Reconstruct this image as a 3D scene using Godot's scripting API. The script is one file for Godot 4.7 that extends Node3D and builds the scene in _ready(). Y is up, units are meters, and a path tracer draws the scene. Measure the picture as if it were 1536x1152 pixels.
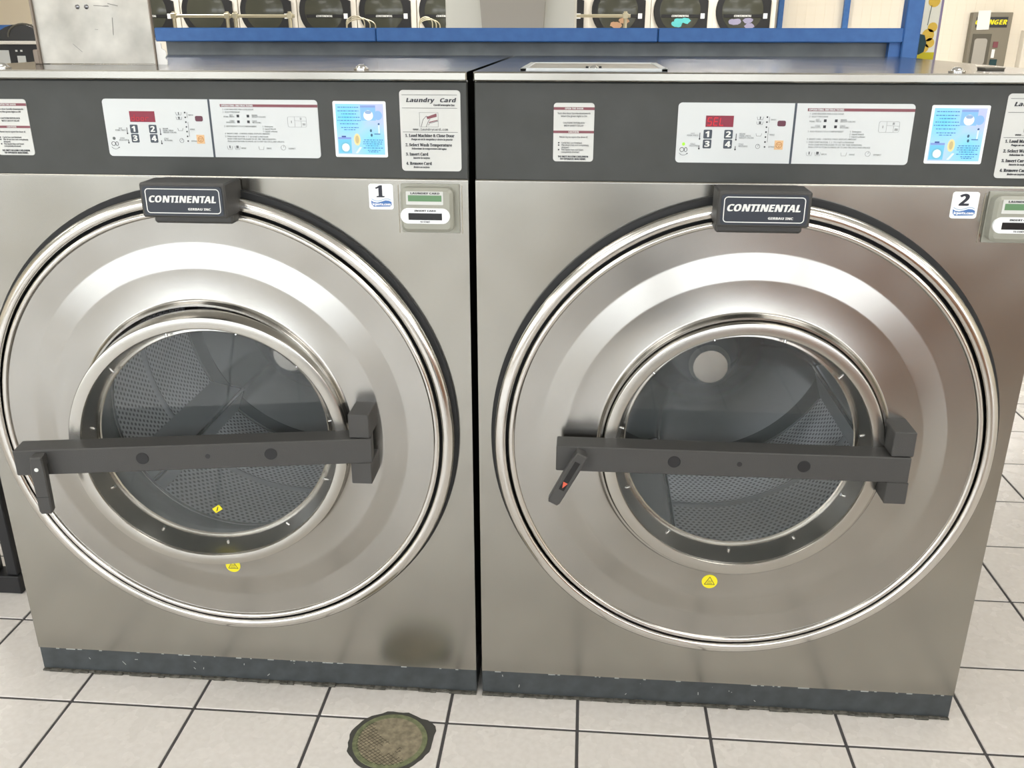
extends Node3D
# A coin laundry: two large stainless washers in front, the laundry behind them, its shopfront behind the camera.

var M := {}
var rng := RandomNumberGenerator.new()
var taken := {}

# ------------------------------------------------------------------ mesh builder
class MB:
	var v := PackedVector3Array()
	var n := PackedVector3Array()
	var t := PackedVector2Array()
	func tri(a: Vector3, b: Vector3, c: Vector3, na: Vector3, nb: Vector3, nc: Vector3, ua := Vector2.INF, ub := Vector2.INF, uc := Vector2.INF) -> void:
		if ua == Vector2.INF:
			var k := (na + nb + nc).abs()
			if k.z >= k.x and k.z >= k.y:
				ua = Vector2(a.x, -a.y); ub = Vector2(b.x, -b.y); uc = Vector2(c.x, -c.y)
			elif k.y >= k.x:
				ua = Vector2(a.x, a.z); ub = Vector2(b.x, b.z); uc = Vector2(c.x, c.z)
			else:
				ua = Vector2(a.z, -a.y); ub = Vector2(b.z, -b.y); uc = Vector2(c.z, -c.y)
		if (b - a).cross(c - a).dot(na + nb + nc) > 0.0:
			v.append(a); v.append(c); v.append(b)
			n.append(na); n.append(nc); n.append(nb)
			t.append(ua); t.append(uc); t.append(ub)
		else:
			v.append(a); v.append(b); v.append(c)
			n.append(na); n.append(nb); n.append(nc)
			t.append(ua); t.append(ub); t.append(uc)
	func quad(a: Vector3, b: Vector3, c: Vector3, d: Vector3, nn: Vector3) -> void:
		tri(a, b, c, nn, nn, nn); tri(a, c, d, nn, nn, nn)
	# box between two corners, with chamfered edges when e > 0
	func box(lo: Vector3, hi: Vector3, e := 0.0) -> MB:
		return xbox(Transform3D(Basis(), (lo + hi) / 2), hi - lo, e)
	func xbox(x: Transform3D, s: Vector3, e := 0.0) -> MB:
		var h := s / 2
		e = minf(e, minf(h.x, minf(h.y, h.z)) * 0.9)
		var i := h - Vector3.ONE * e
		for ax in 3:
			for sg in [-1.0, 1.0]:
				var nn := Vector3.ZERO; nn[ax] = sg
				var p1: int = (ax + 1) % 3
				var p2: int = (ax + 2) % 3
				var q := []
				for c in [[-1, -1], [1, -1], [1, 1], [-1, 1]]:
					var p := Vector3.ZERO; p[ax] = sg * h[ax]; p[p1] = c[0] * i[p1]; p[p2] = c[1] * i[p2]
					q.append(x * p)
				quad(q[0], q[1], q[2], q[3], x.basis * nn)
		if e > 0.0:
			for ax in 3:
				var p1: int = (ax + 1) % 3
				var p2: int = (ax + 2) % 3
				for s1 in [-1.0, 1.0]:
					for s2 in [-1.0, 1.0]:
						var nn := Vector3.ZERO; nn[p1] = s1; nn[p2] = s2
						var q := []
						for k in [[-1, 0], [1, 0], [1, 1], [-1, 1]]:
							var p := Vector3.ZERO; p[ax] = k[0] * i[ax]
							p[p1] = s1 * (h[p1] if k[1] == 0 else i[p1]); p[p2] = s2 * (i[p2] if k[1] == 0 else h[p2])
							q.append(x * p)
						quad(q[0], q[1], q[2], q[3], (x.basis * nn).normalized())
			for sx in [-1.0, 1.0]:
				for sy in [-1.0, 1.0]:
					for sz in [-1.0, 1.0]:
						var nn: Vector3 = x.basis * (Vector3(sx, sy, sz).normalized())
						tri(x * Vector3(sx * h.x, sy * i.y, sz * i.z), x * Vector3(sx * i.x, sy * h.y, sz * i.z), x * Vector3(sx * i.x, sy * i.y, sz * h.z), nn, nn, nn)
		return self
	# revolve (r, z) points about the z axis; corners flatter than 35 degrees are smooth. A profile runs so that its outer side is to the left.
	func lathe(pr: Array, seg := 96, o := Vector3.ZERO, a0 := 0.0, a1 := TAU) -> MB:
		var m := pr.size() - 1
		var sn := []
		for k in m:
			var d: Vector2 = (pr[k + 1] - pr[k]).normalized()
			sn.append(Vector2(-d.y, d.x))
		for k in m:
			var n0: Vector2 = sn[k]
			var n1: Vector2 = sn[k]
			if k > 0 and sn[k].dot(sn[k - 1]) > 0.8: n0 = (sn[k] + sn[k - 1]).normalized()
			if k < m - 1 and sn[k].dot(sn[k + 1]) > 0.8: n1 = (sn[k] + sn[k + 1]).normalized()
			for j in seg:
				var a := a0 + (a1 - a0) * j / seg
				var b := a0 + (a1 - a0) * (j + 1) / seg
				var ca := Vector2(cos(a), sin(a))
				var cb := Vector2(cos(b), sin(b))
				var p := [o + Vector3(ca.x * pr[k].x, ca.y * pr[k].x, pr[k].y), o + Vector3(cb.x * pr[k].x, cb.y * pr[k].x, pr[k].y), o + Vector3(cb.x * pr[k + 1].x, cb.y * pr[k + 1].x, pr[k + 1].y), o + Vector3(ca.x * pr[k + 1].x, ca.y * pr[k + 1].x, pr[k + 1].y)]
				var q := [Vector3(ca.x * n0.x, ca.y * n0.x, n0.y), Vector3(cb.x * n0.x, cb.y * n0.x, n0.y), Vector3(cb.x * n1.x, cb.y * n1.x, n1.y), Vector3(ca.x * n1.x, ca.y * n1.x, n1.y)]
				var u := []
				for w in p: u.append(Vector2(w.x, -w.y))
				if pr[k].x > 1e-5: tri(p[0], p[1], p[2], q[0], q[1], q[2], u[0], u[1], u[2])
				if pr[k + 1].x > 1e-5: tri(p[0], p[2], p[3], q[0], q[2], q[3], u[0], u[2], u[3])
		return self
	# a flat outline in xy pushed out from z0 to z1, its front edge chamfered by e
	func extrude(poly: PackedVector2Array, z0: float, z1: float, x := Transform3D(), e := 0.0) -> MB:
		if Geometry2D.is_polygon_clockwise(poly): poly.reverse()
		var inner := poly
		if e > 0.0:
			var off := Geometry2D.offset_polygon(poly, -e, Geometry2D.JOIN_MITER)
			if off.size() == 1 and off[0].size() == poly.size():
				inner = PackedVector2Array()
				if Geometry2D.is_polygon_clockwise(off[0]): off[0].reverse()
				for p in poly:
					var best := off[0][0]
					for w in off[0]:
						if w.distance_squared_to(p) < best.distance_squared_to(p): best = w
					inner.append(best)
			else: e = 0.0
		var idx := Geometry2D.triangulate_polygon(inner)
		for k in range(0, idx.size(), 3):
			var f := x.basis * Vector3(0, 0, 1)
			tri(x * V(inner[idx[k]], z1), x * V(inner[idx[k + 1]], z1), x * V(inner[idx[k + 2]], z1), f, f, f)
			tri(x * V(poly[idx[k]], z0), x * V(poly[idx[k + 1]], z0), x * V(poly[idx[k + 2]], z0), -f, -f, -f)
		for k in poly.size():
			var a := poly[k]
			var b := poly[(k + 1) % poly.size()]
			var d := (b - a).normalized()
			var nn := Vector3(d.y, -d.x, 0)
			quad(x * V(a, z0), x * V(b, z0), x * V(b, z1 - e), x * V(a, z1 - e), x.basis * nn)
			if e > 0.0:
				quad(x * V(a, z1 - e), x * V(b, z1 - e), x * V(inner[(k + 1) % poly.size()], z1), x * V(inner[k], z1), (x.basis * (nn + Vector3(0, 0, 1))).normalized())
		return self
	func V(p: Vector2, z: float) -> Vector3: return Vector3(p.x, p.y, z)
	func tube(pts: Array, r: float, sides := 8, closed := false) -> MB:
		var rings := []
		var m := pts.size()
		var up := Vector3(0.13, 0.99, 0.07).normalized()
		for k in m:
			var d: Vector3 = (pts[(k + 1) % m] - pts[(k - 1 + m) % m]) if closed else (pts[mini(k + 1, m - 1)] - pts[maxi(k - 1, 0)])
			d = d.normalized()
			if absf(d.dot(up)) > 0.97: up = Vector3(0.97, 0.1, 0.2).normalized()
			var s := d.cross(up).normalized()
			up = s.cross(d).normalized()
			var ring := []
			for j in sides:
				var a := TAU * j / sides
				ring.append(s * cos(a) + up * sin(a))
			rings.append(ring)
		for k in (m if closed else m - 1):
			var k2 := (k + 1) % m
			for j in sides:
				var j2 := (j + 1) % sides
				tri(pts[k] + rings[k][j] * r, pts[k] + rings[k][j2] * r, pts[k2] + rings[k2][j2] * r, rings[k][j], rings[k][j2], rings[k2][j2])
				tri(pts[k] + rings[k][j] * r, pts[k2] + rings[k2][j2] * r, pts[k2] + rings[k2][j] * r, rings[k][j], rings[k2][j2], rings[k2][j])
		if not closed:
			for e in [[0, 1], [m - 1, m - 2]]:
				var nn: Vector3 = (pts[e[0]] - pts[e[1]]).normalized()
				for j in sides:
					tri(pts[e[0]], pts[e[0]] + rings[e[0]][j] * r, pts[e[0]] + rings[e[0]][(j + 1) % sides] * r, nn, nn, nn)
		return self
	func add(a: Array, x: Transform3D) -> MB:
		var vv: PackedVector3Array = a[Mesh.ARRAY_VERTEX]
		var nn: PackedVector3Array = a[Mesh.ARRAY_NORMAL]
		var ix: PackedInt32Array = a[Mesh.ARRAY_INDEX] if a[Mesh.ARRAY_INDEX] != null else PackedInt32Array(range(vv.size()))
		for k in range(0, ix.size(), 3):
			tri(x * vv[ix[k]], x * vv[ix[k + 1]], x * vv[ix[k + 2]], x.basis * nn[ix[k]], x.basis * nn[ix[k + 1]], x.basis * nn[ix[k + 2]])
		return self
	func mesh() -> ArrayMesh:
		var a := []
		a.resize(Mesh.ARRAY_MAX)
		a[Mesh.ARRAY_VERTEX] = v; a[Mesh.ARRAY_NORMAL] = n; a[Mesh.ARRAY_TEX_UV] = t
		var m := ArrayMesh.new()
		m.add_surface_from_arrays(Mesh.PRIMITIVE_TRIANGLES, a)
		return m

func mb() -> MB: return MB.new()

func rrect(x0: float, y0: float, x1: float, y1: float, r: float, k := 5) -> PackedVector2Array:
	var p := PackedVector2Array()
	for c in [[x1 - r, y1 - r, 0.0], [x0 + r, y1 - r, 0.5], [x0 + r, y0 + r, 1.0], [x1 - r, y0 + r, 1.5]]:
		for j in k + 1:
			var a: float = PI * (c[2] + 0.5 * j / k)
			p.append(Vector2(c[0] + r * cos(a), c[1] + r * sin(a)))
	return p

func disc(cx: float, cy: float, r: float, k := 24) -> PackedVector2Array:
	var p := PackedVector2Array()
	for j in k: p.append(Vector2(cx + r * cos(TAU * j / k), cy + r * sin(TAU * j / k)))
	return p

# ------------------------------------------------------------------ objects
func numbered(s: String) -> String:
	taken[s] = taken.get(s, -1) + 1
	return s if taken[s] == 0 else "%s_%03d" % [s, taken[s]]

func put(called: String, m, mat: Material, parent: Node3D, at := Vector3.ZERO) -> MeshInstance3D:
	var o := MeshInstance3D.new()
	o.name = called if parent != self else numbered(called)
	o.mesh = m.mesh() if m is MB else m
	o.material_override = mat
	o.position = at
	parent.add_child(o, true)
	return o

func thing(called: String, label: String, category: String, at := Vector3.ZERO, group := "") -> Node3D:
	var o := Node3D.new()
	o.name = numbered(called)
	add_child(o)
	o.position = at
	return tag(o, label, category, group)

func tag(o: Node3D, label: String, category: String, group := "") -> Node3D:
	o.set_meta("label", label); o.set_meta("category", category)
	if group: o.set_meta("group", group)
	return o

func node(called: String, parent: Node3D, at := Vector3.ZERO) -> Node3D:
	var o := Node3D.new()
	o.name = called
	parent.add_child(o, true)
	o.position = at
	return o

func struct(o: Node3D) -> Node3D:
	o.set_meta("kind", "structure")
	return o

# ------------------------------------------------------------------ lettering
var fonts := {}
func font(face: String, bold: bool, italic := false) -> Font:
	var k := face + str(bold) + str(italic)
	if not fonts.has(k):
		var f := SystemFont.new()
		f.font_names = PackedStringArray([face])
		f.font_weight = 700 if bold else 400
		f.font_italic = italic
		fonts[k] = f
	return fonts[k]

# s written with letters h tall, its left/centre/right at (x, y) on a face at height z; lean slants it, wide stretches it
func write(m: MB, s: String, x: float, y: float, z: float, h: float, al := 0, face := "Droid Sans", bold := false, lean := 0.0, wide := 1.0) -> void:
	var tm := TextMesh.new()
	tm.font = font(face, bold)
	tm.font_size = 32
	tm.pixel_size = h / 23.0
	tm.depth = 0.0004
	tm.curve_step = 2.0 if h < 0.012 else 0.6
	tm.text = s
	tm.horizontal_alignment = [HORIZONTAL_ALIGNMENT_LEFT, HORIZONTAL_ALIGNMENT_CENTER, HORIZONTAL_ALIGNMENT_RIGHT][al]
	tm.vertical_alignment = VERTICAL_ALIGNMENT_CENTER
	var b := Basis(Vector3(wide, 0, 0), Vector3(lean, 1, 0), Vector3(0, 0, 1))
	var a := tm.get_mesh_arrays()
	for o in ([-0.045, 0.0, 0.045] if bold else [0.0]):
		m.add(a, Transform3D(b, Vector3(x + o * h, y + o * h * 0.3, z + o * 0.003)))

func bar2(m: MB, x0: float, y0: float, x1: float, y1: float, z: float) -> void:
	m.box(Vector3(minf(x0, x1), minf(y0, y1), z - 0.0003), Vector3(maxf(x0, x1), maxf(y0, y1), z))

func line2(m: MB, a: Vector2, b: Vector2, w: float, z: float) -> void:
	var d := (b - a)
	var x := Transform3D(Basis(Vector3(0, 0, 1), d.angle()), Vector3((a.x + b.x) / 2, (a.y + b.y) / 2, z - 0.00015))
	m.xbox(x, Vector3(d.length(), w, 0.0003))

func arc2(m: MB, c: Vector2, r: float, a0: float, a1: float, w: float, z: float, k := 14) -> void:
	for j in k:
		var a := a0 + (a1 - a0) * j / k
		var b := a0 + (a1 - a0) * (j + 1) / k
		line2(m, c + Vector2(cos(a), sin(a)) * r, c + Vector2(cos(b), sin(b)) * r, w, z)

# ------------------------------------------------------------------ materials
func mat(called: String, c: Color, rough := 0.6, metal := 0.0) -> StandardMaterial3D:
	var m := StandardMaterial3D.new()
	m.resource_name = called
	m.albedo_color = c
	m.roughness = rough
	m.metallic = metal
	M[called] = m
	return m

func rgb(r: int, g: int, b: int) -> Color: return Color(r / 255.0, g / 255.0, b / 255.0)

func noise_tex(seed_: int, freq: float, lo: Color, hi: Color, size := 512, oct := 4, as_normal := false) -> NoiseTexture2D:
	var f := FastNoiseLite.new()
	f.seed = seed_; f.frequency = freq; f.fractal_octaves = oct
	var t := NoiseTexture2D.new()
	t.width = size; t.height = size; t.seamless = true; t.noise = f
	if as_normal: t.as_normal_map = true; t.bump_strength = 3.0
	else:
		var g := Gradient.new()
		g.set_color(0, lo); g.set_color(1, hi)
		t.color_ramp = g
	return t

# fine horizontal brush marks over soft smears: grey values between lo and hi
func brushed_tex(seed_: int, lo: float, hi: float, smear: float, grain: float) -> ImageTexture:
	var n := 512
	var im := Image.create(n, n, false, Image.FORMAT_RGBF)
	var f := FastNoiseLite.new(); f.seed = seed_; f.frequency = 0.006; f.fractal_octaves = 2
	var r := RandomNumberGenerator.new(); r.seed = seed_ + 7
	for y in n:
		var k0 := 0.0
		for x in n:
			k0 = k0 * 0.93 + r.randf_range(-1.0, 1.0) * 0.3
			var soft := f.get_noise_2d(absf(x - n / 2.0), absf(y - n / 2.0))
			var c := lerpf(lo, hi, 0.5 + 0.5 * sin(soft * smear * PI * 0.5)) + k0 * grain
			im.set_pixel(x, y, Color(c, c, c))
	return ImageTexture.create_from_image(im)

func materials() -> void:
	var rough := brushed_tex(3, 0.31, 0.37, 0.9, 0.0)
	var tone := brushed_tex(11, 0.92, 1.0, 0.9, 0.0)
	for a in [["steel_front", Color(0.65, 0.64, 0.61), 0.715], ["steel_cover", Color(0.68, 0.67, 0.65), 0.715], ["steel_top", Color(0.52, 0.52, 0.53), 0.45]]:
		var s := mat(a[0], a[1], a[2], 1.0)
		s.roughness_texture = rough
		s.albedo_texture = tone
		s.uv1_scale = Vector3(1.7, 1.7, 1.7)
		s.anisotropy_enabled = true
		s.anisotropy = -0.35
	mat("steel_polished", Color(0.83, 0.82, 0.8), 0.16, 1.0)
	mat("steel_ring", Color(0.73, 0.72, 0.695), 0.27, 1.0)
	mat("steel_drum", Color(0.96, 0.965, 0.97), 0.4, 0.25)
	mat("steel_lifter", Color(0.84, 0.85, 0.86), 0.3, 0.6)
	mat("steel_back", Color(0.56, 0.56, 0.57), 0.2, 1.0)
	mat("chrome", Color(0.9, 0.9, 0.9), 0.08, 1.0)
	mat("tub", Color(0.68, 0.68, 0.68), 0.4, 1.0)
	var d := mat("dark_paint", rgb(63, 62, 60), 0.55)
	d.normal_enabled = true; d.normal_texture = noise_tex(5, 0.2, Color.BLACK, Color.WHITE, 256, 3, true); d.normal_scale = 0.15
	d.uv1_triplanar = true; d.uv1_scale = Vector3.ONE * 6
	var p := mat("panel_paint", rgb(63, 65, 63), 0.55)
	p.albedo_texture = noise_tex(21, 0.02, Color(0.9, 0.9, 0.88), Color(1, 1, 1), 256)
	p.uv1_triplanar = true; p.uv1_scale = Vector3.ONE * 2
	var k := mat("kick_paint", rgb(68, 73, 75), 0.5)
	k.albedo_texture = noise_tex(33, 0.03, Color(0.8, 0.8, 0.8), Color(1, 1, 1), 256)
	k.uv1_triplanar = true; k.uv1_scale = Vector3.ONE * 3
	mat("caulk", rgb(120, 117, 108), 0.9).albedo_texture = noise_tex(34, 0.05, Color(0.45, 0.45, 0.43), Color(1, 1, 1), 256)
	M.caulk.uv1_triplanar = true; M.caulk.uv1_scale = Vector3.ONE * 4
	mat("paint_chip", rgb(170, 172, 168), 0.7)
	mat("rubber", rgb(20, 21, 22), 0.6)
	mat("black", rgb(24, 24, 26), 0.5)
	mat("black_gloss", rgb(20, 20, 22), 0.25)
	mat("badge_blue", rgb(42, 48, 58), 0.35)
	mat("white_ink", rgb(225, 226, 222), 0.5)
	mat("plate", rgb(208, 212, 212), 0.4)
	mat("sign_plate", rgb(206, 207, 203), 0.45)
	mat("ink", rgb(52, 54, 60), 0.6)
	mat("soft_ink", rgb(150, 153, 154), 0.6)
	mat("maroon_ink", rgb(128, 74, 82), 0.5)
	mat("maroon", rgb(92, 40, 58), 0.4)
	mat("red_glass", rgb(132, 18, 48), 0.3)
	mat("key", rgb(66, 74, 84), 0.5)
	mat("amber", rgb(226, 188, 142), 0.6)
	mat("amber_dark", rgb(186, 132, 80), 0.6)
	mat("sticker_white", rgb(238, 240, 240), 0.4)
	mat("blue_ink", rgb(72, 116, 178), 0.5)
	mat("pale_blue_ink", rgb(150, 178, 206), 0.5)
	mat("navy_ink", rgb(34, 36, 48), 0.5)
	mat("yellow", rgb(236, 222, 30), 0.5)
	mat("card_grey", rgb(156, 156, 144), 0.4)
	mat("screen_green", rgb(96, 136, 96), 0.3)
	mat("red_mark", rgb(206, 90, 66), 0.5)
	mat("sealant", rgb(168, 158, 138), 0.6)
	var g := mat("pane", Color(0.9, 0.95, 0.95, 0.05), 0.02)
	g.transparency = BaseMaterial3D.TRANSPARENCY_ALPHA
	var led := mat("led_red", Color(0.2, 0.01, 0.04), 0.4)
	led.emission_enabled = true; led.emission = Color(1.0, 0.12, 0.2); led.emission_energy_multiplier = 0.9
	var led2 := mat("led_red_dim", Color(0.4, 0.05, 0.1), 0.4)
	led2.emission_enabled = true; led2.emission = Color(0.9, 0.1, 0.18); led2.emission_energy_multiplier = 0.6
	var lg := mat("led_green", Color(0.5, 0.7, 0.15), 0.4)
	lg.emission_enabled = true; lg.emission = Color(0.65, 0.9, 0.2); lg.emission_energy_multiplier = 0.7
	mat("led_off", rgb(86, 92, 90), 0.4)
	# room
	var tl := mat("tile", rgb(224, 219, 213), 0.3)
	tl.albedo_texture = noise_tex(41, 0.05, Color(0.95, 0.945, 0.94), Color(1, 1, 1), 512, 4)
	tl.uv1_triplanar = true; tl.uv1_world_triplanar = true; tl.uv1_scale = Vector3.ONE * 1.9
	tl.roughness_texture = noise_tex(42, 0.02, Color(0.75, 0.75, 0.75), Color(1, 1, 1), 256)
	mat("grout", rgb(74, 72, 72), 0.9)
	var b := mat("bronze", rgb(158, 147, 122), 0.6)
	b.albedo_texture = drain_print()
	mat("mortar", rgb(70, 69, 64), 0.95)
	mat("cream", rgb(236, 226, 206), 0.7)
	mat("wall_tile", rgb(240, 232, 216), 0.4)
	mat("ceiling", rgb(232, 232, 228), 0.9)
	var bl := mat("blue", rgb(62, 114, 180), 0.5)
	bl.albedo_texture = noise_tex(51, 0.04, Color(0.86, 0.88, 0.92), Color(1, 1, 1), 256)
	bl.uv1_triplanar = true; bl.uv1_scale = Vector3.ONE * 2
	mat("dark_blue", rgb(30, 74, 130), 0.5)
	var gw := mat("grey_wall", rgb(128, 134, 136), 0.6)
	gw.albedo_texture = noise_tex(52, 0.02, Color(0.82, 0.82, 0.84), Color(1, 1, 1), 256)
	gw.uv1_triplanar = true; gw.uv1_scale = Vector3.ONE * 1.5
	mat("enamel", rgb(232, 226, 214), 0.4)
	mat("pillar", rgb(222, 222, 214), 0.6)
	mat("steel_grey", rgb(170, 166, 158), 0.5)
	var li := mat("lid_metal", rgb(206, 202, 192), 0.5, 0.25)
	li.albedo_texture = noise_tex(62, 0.012, Color(0.82, 0.82, 0.82), Color(1, 1, 1), 256, 5)
	li.roughness_texture = noise_tex(61, 0.01, Color(0.6, 0.6, 0.6), Color(1, 1, 1), 256)
	li.uv1_triplanar = true; li.uv1_scale = Vector3.ONE * 3
	mat("lid_edge", rgb(140, 128, 116), 0.5, 0.4)
	mat("scuff", rgb(128, 126, 122), 0.7)
	mat("dryer_glass", rgb(66, 67, 58), 0.12)
	mat("cart_steel", rgb(206, 198, 172), 0.35, 0.6)
	mat("teal_cloth", rgb(96, 190, 190), 0.9)
	mat("lilac_cloth", rgb(150, 146, 170), 0.9)
	mat("tan_cloth", rgb(176, 140, 110), 0.9)
	mat("khaki", rgb(132, 126, 112), 0.6)
	mat("khaki_dark", rgb(92, 88, 78), 0.6)
	mat("paper", rgb(240, 238, 234), 0.8)
	mat("poster_sky", rgb(228, 226, 210), 0.7)
	mat("poster_yellow", rgb(222, 184, 70), 0.7)
	mat("poster_green", rgb(196, 182, 24), 0.7)
	mat("poster_dark", rgb(28, 62, 66), 0.7)
	mat("poster_edge", rgb(138, 126, 160), 0.6)
	mat("asphalt", rgb(150, 150, 148), 0.95)
	mat("alu", rgb(150, 150, 150), 0.4, 0.6)
	mat("wood", rgb(172, 122, 86), 0.5)
	var e := mat("diffuser", Color(0.9, 0.9, 0.88), 0.5)
	e.emission_enabled = true; e.emission = Color(1.0, 0.985, 0.95); e.emission_energy_multiplier = 1.3

# the cast pattern of the round floor cover: a worn brown disc with diamond grooves left at its edge
func drain_print() -> ImageTexture:
	var n := 256
	var im := Image.create(n, n, false, Image.FORMAT_RGB8)
	var f := FastNoiseLite.new(); f.seed = 9; f.frequency = 0.03; f.fractal_octaves = 4
	for y in n:
		for x in n:
			var p := Vector2(x - n / 2.0, y - n / 2.0) / (n / 2.0)
			var c := Color(1, 1, 1) * (0.86 + 0.2 * f.get_noise_2d(x, y))
			var a := fposmod((p.x + p.y * 1.1) * 7.0, 1.0)
			var b := fposmod((p.x - p.y * 1.3) * 7.0, 1.0)
			var worn := f.get_noise_2d(x * 0.4 + 300.0, y * 0.4) + 0.75 * p.x - 0.75 * p.y
			if (a < 0.14 or b < 0.14) and worn < -0.28 and p.length() < 0.9: c = Color(0.36, 0.34, 0.3)
			if p.length() > 0.86: c = c * Color(0.82, 0.92, 0.82)
			c.a = 1.0
			im.set_pixel(x, y, c)
	return ImageTexture.create_from_image(im)

# print of the blue info sticker
func sticker_print() -> ImageTexture:
	var w := 256
	var im := Image.create(w, w, false, Image.FORMAT_RGB8)
	for y in w:
		for x in w:
			var u := x / float(w)
			var v := y / float(w)
			var c := Color(0.72, 0.81, 0.95)
			var k1 := clampf(1.0 - Vector2(u - 0.2, v - 0.25).length() * 1.7, 0.0, 1.0)
			var k2 := clampf(1.0 - Vector2(u - 0.75, v - 0.8).length() * 2.0, 0.0, 1.0)
			c = c.lerp(Color(0.42, 0.82, 0.96), maxf(k1, k2))
			c = c.lerp(Color(0.72, 0.72, 0.93), clampf(1.0 - Vector2(u - 0.9, v - 0.1).length() * 2.0, 0.0, 1.0) * 0.7)
			im.set_pixel(x, y, c)
	var blob := func(cx: float, cy: float, rx: float, ry: float, c: Color):
		for y in range(maxi(0, int((cy - ry) * w)), mini(w, int((cy + ry) * w) + 1)):
			for x in range(maxi(0, int((cx - rx) * w)), mini(w, int((cx + rx) * w) + 1)):
				if Vector2((x / float(w) - cx) / rx, (y / float(w) - cy) / ry).length() < 1.0: im.set_pixel(x, y, c)
	var rect := func(x0: float, y0: float, x1: float, y1: float, c: Color):
		im.fill_rect(Rect2i(int(x0 * w), int(y0 * w), int((x1 - x0) * w), maxi(1, int((y1 - y0) * w))), c)
	rect.call(0.52, 0.03, 0.84, 0.33, Color(0.5, 0.72, 0.9))
	rect.call(0.52, 0.03, 0.84, 0.075, Color(0.5, 0.6, 0.84))
	blob.call(0.68, 0.22, 0.1, 0.1, Color(0.95, 0.96, 0.97))
	blob.call(0.68, 0.16, 0.07, 0.035, Color(0.55, 0.66, 0.82))
	blob.call(0.88, 0.22, 0.09, 0.09, Color(0.52, 0.7, 0.9))
	rect.call(0.02, 0.7, 0.3, 0.98, Color(0.42, 0.76, 0.9))
	rect.call(0.02, 0.66, 0.3, 0.7, Color(0.48, 0.58, 0.84))
	blob.call(0.17, 0.86, 0.115, 0.115, Color(0.42, 0.72, 0.84))
	blob.call(0.17, 0.86, 0.08, 0.08, Color(0.96, 0.95, 0.93))
	blob.call(0.42, 0.7, 0.07, 0.12, Color(0.9, 0.84, 0.6))
	blob.call(0.42, 0.7, 0.04, 0.08, Color(0.78, 0.7, 0.5))
	for k in 8: rect.call(0.38 + k * 0.012, 0.96 - k * 0.015, 0.43 + k * 0.012, 0.98 - k * 0.015, Color(0.86, 0.92, 0.97))
	rect.call(0.88, 0.4, 0.91, 0.6, Color(0.86, 0.93, 0.97))
	blob.call(0.89, 0.39, 0.02, 0.02, Color(0.14, 0.3, 0.5))
	rect.call(0.79, 0.58, 0.92, 0.6, Color(0.25, 0.45, 0.66))
	blob.call(0.72, 0.52, 0.022, 0.03, Color(0.16, 0.34, 0.46))
	blob.call(0.73, 0.61, 0.022, 0.03, Color(0.16, 0.34, 0.46))
	rect.call(0.1, 0.63, 0.19, 0.66, Color(0.15, 0.24, 0.56))
	var hash_ := RandomNumberGenerator.new(); hash_.seed = 4
	var rows := [[0.06, 0.05, 0.5], [0.13, 0.04, 0.51], [0.19, 0.12, 0.45], [0.255, 0.05, 0.5], [0.32, 0.03, 0.52], [0.385, 0.08, 0.46], [0.46, 0.1, 0.5], [0.5, 0.16, 0.4], [0.7, 0.57, 0.97], [0.74, 0.55, 0.98], [0.78, 0.55, 0.96], [0.82, 0.6, 0.9], [0.86, 0.55, 0.98], [0.91, 0.64, 0.9], [0.94, 0.66, 0.86]]
	for r in rows:
		var x: float = r[1]
		while x < r[2] - 0.02:
			var l := hash_.randf_range(0.015, 0.06)
			rect.call(x, r[0], minf(x + l, r[2]), r[0] + 0.016, Color(0.2, 0.42, 0.72))
			x += l + 0.012
	return ImageTexture.create_from_image(im)

# ------------------------------------------------------------------ the washer
var drum_mesh: ArrayMesh
const AX := 0.68          # height of the drum's axis
const DR := 0.43          # drum radius

# perforated sheet, rolled to a cylinder: a net of hexagons, each with a hole
func perforated() -> ArrayMesh:
	var m := mb()
	var around := 180
	var step := TAU / around
	var pitch := DR * step
	var row := pitch * 0.866
	var rows := int(0.70 / row)
	var off := []
	for k in 6:
		var a := PI / 6 + PI / 3 * k
		off.append([Vector2(cos(a), sin(a)) * (pitch / sqrt(3.0)), Vector2(cos(a), sin(a)) * pitch * 0.3])
	for r in rows:
		var z := -0.11 - r * row
		if absf(z + 0.515) < 0.014: continue
		for c in around:
			var a0 := (c + 0.5 * (r % 2)) * step
			var P := []
			var N := []
			for k in 6:
				for w in 2:
					var q: Vector2 = off[k][w]
					var a := a0 + q.x / DR
					P.append(Vector3(cos(a) * DR, sin(a) * DR, z + q.y))
					N.append(Vector3(-cos(a), -sin(a), 0))
			for k in 6:
				var o0 := k * 2
				var o1 := (k + 1) % 6 * 2
				m.v.append_array([P[o0], P[o0 + 1], P[o1], P[o1], P[o0 + 1], P[o1 + 1]])
				m.n.append_array([N[o0], N[o0 + 1], N[o1], N[o1], N[o0 + 1], N[o1 + 1]])
				for w in 6: m.t.append(Vector2(a0, z))
	# wind every triangle clockwise as seen from the axis
	if (m.v[1] - m.v[0]).cross(m.v[2] - m.v[0]).dot(m.n[0]) > 0.0:
		for k in range(0, m.v.size(), 3):
			var s := m.v[k + 1]; m.v[k + 1] = m.v[k + 2]; m.v[k + 2] = s
			var sn := m.n[k + 1]; m.n[k + 1] = m.n[k + 2]; m.n[k + 2] = sn
	return m.mesh()

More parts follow.
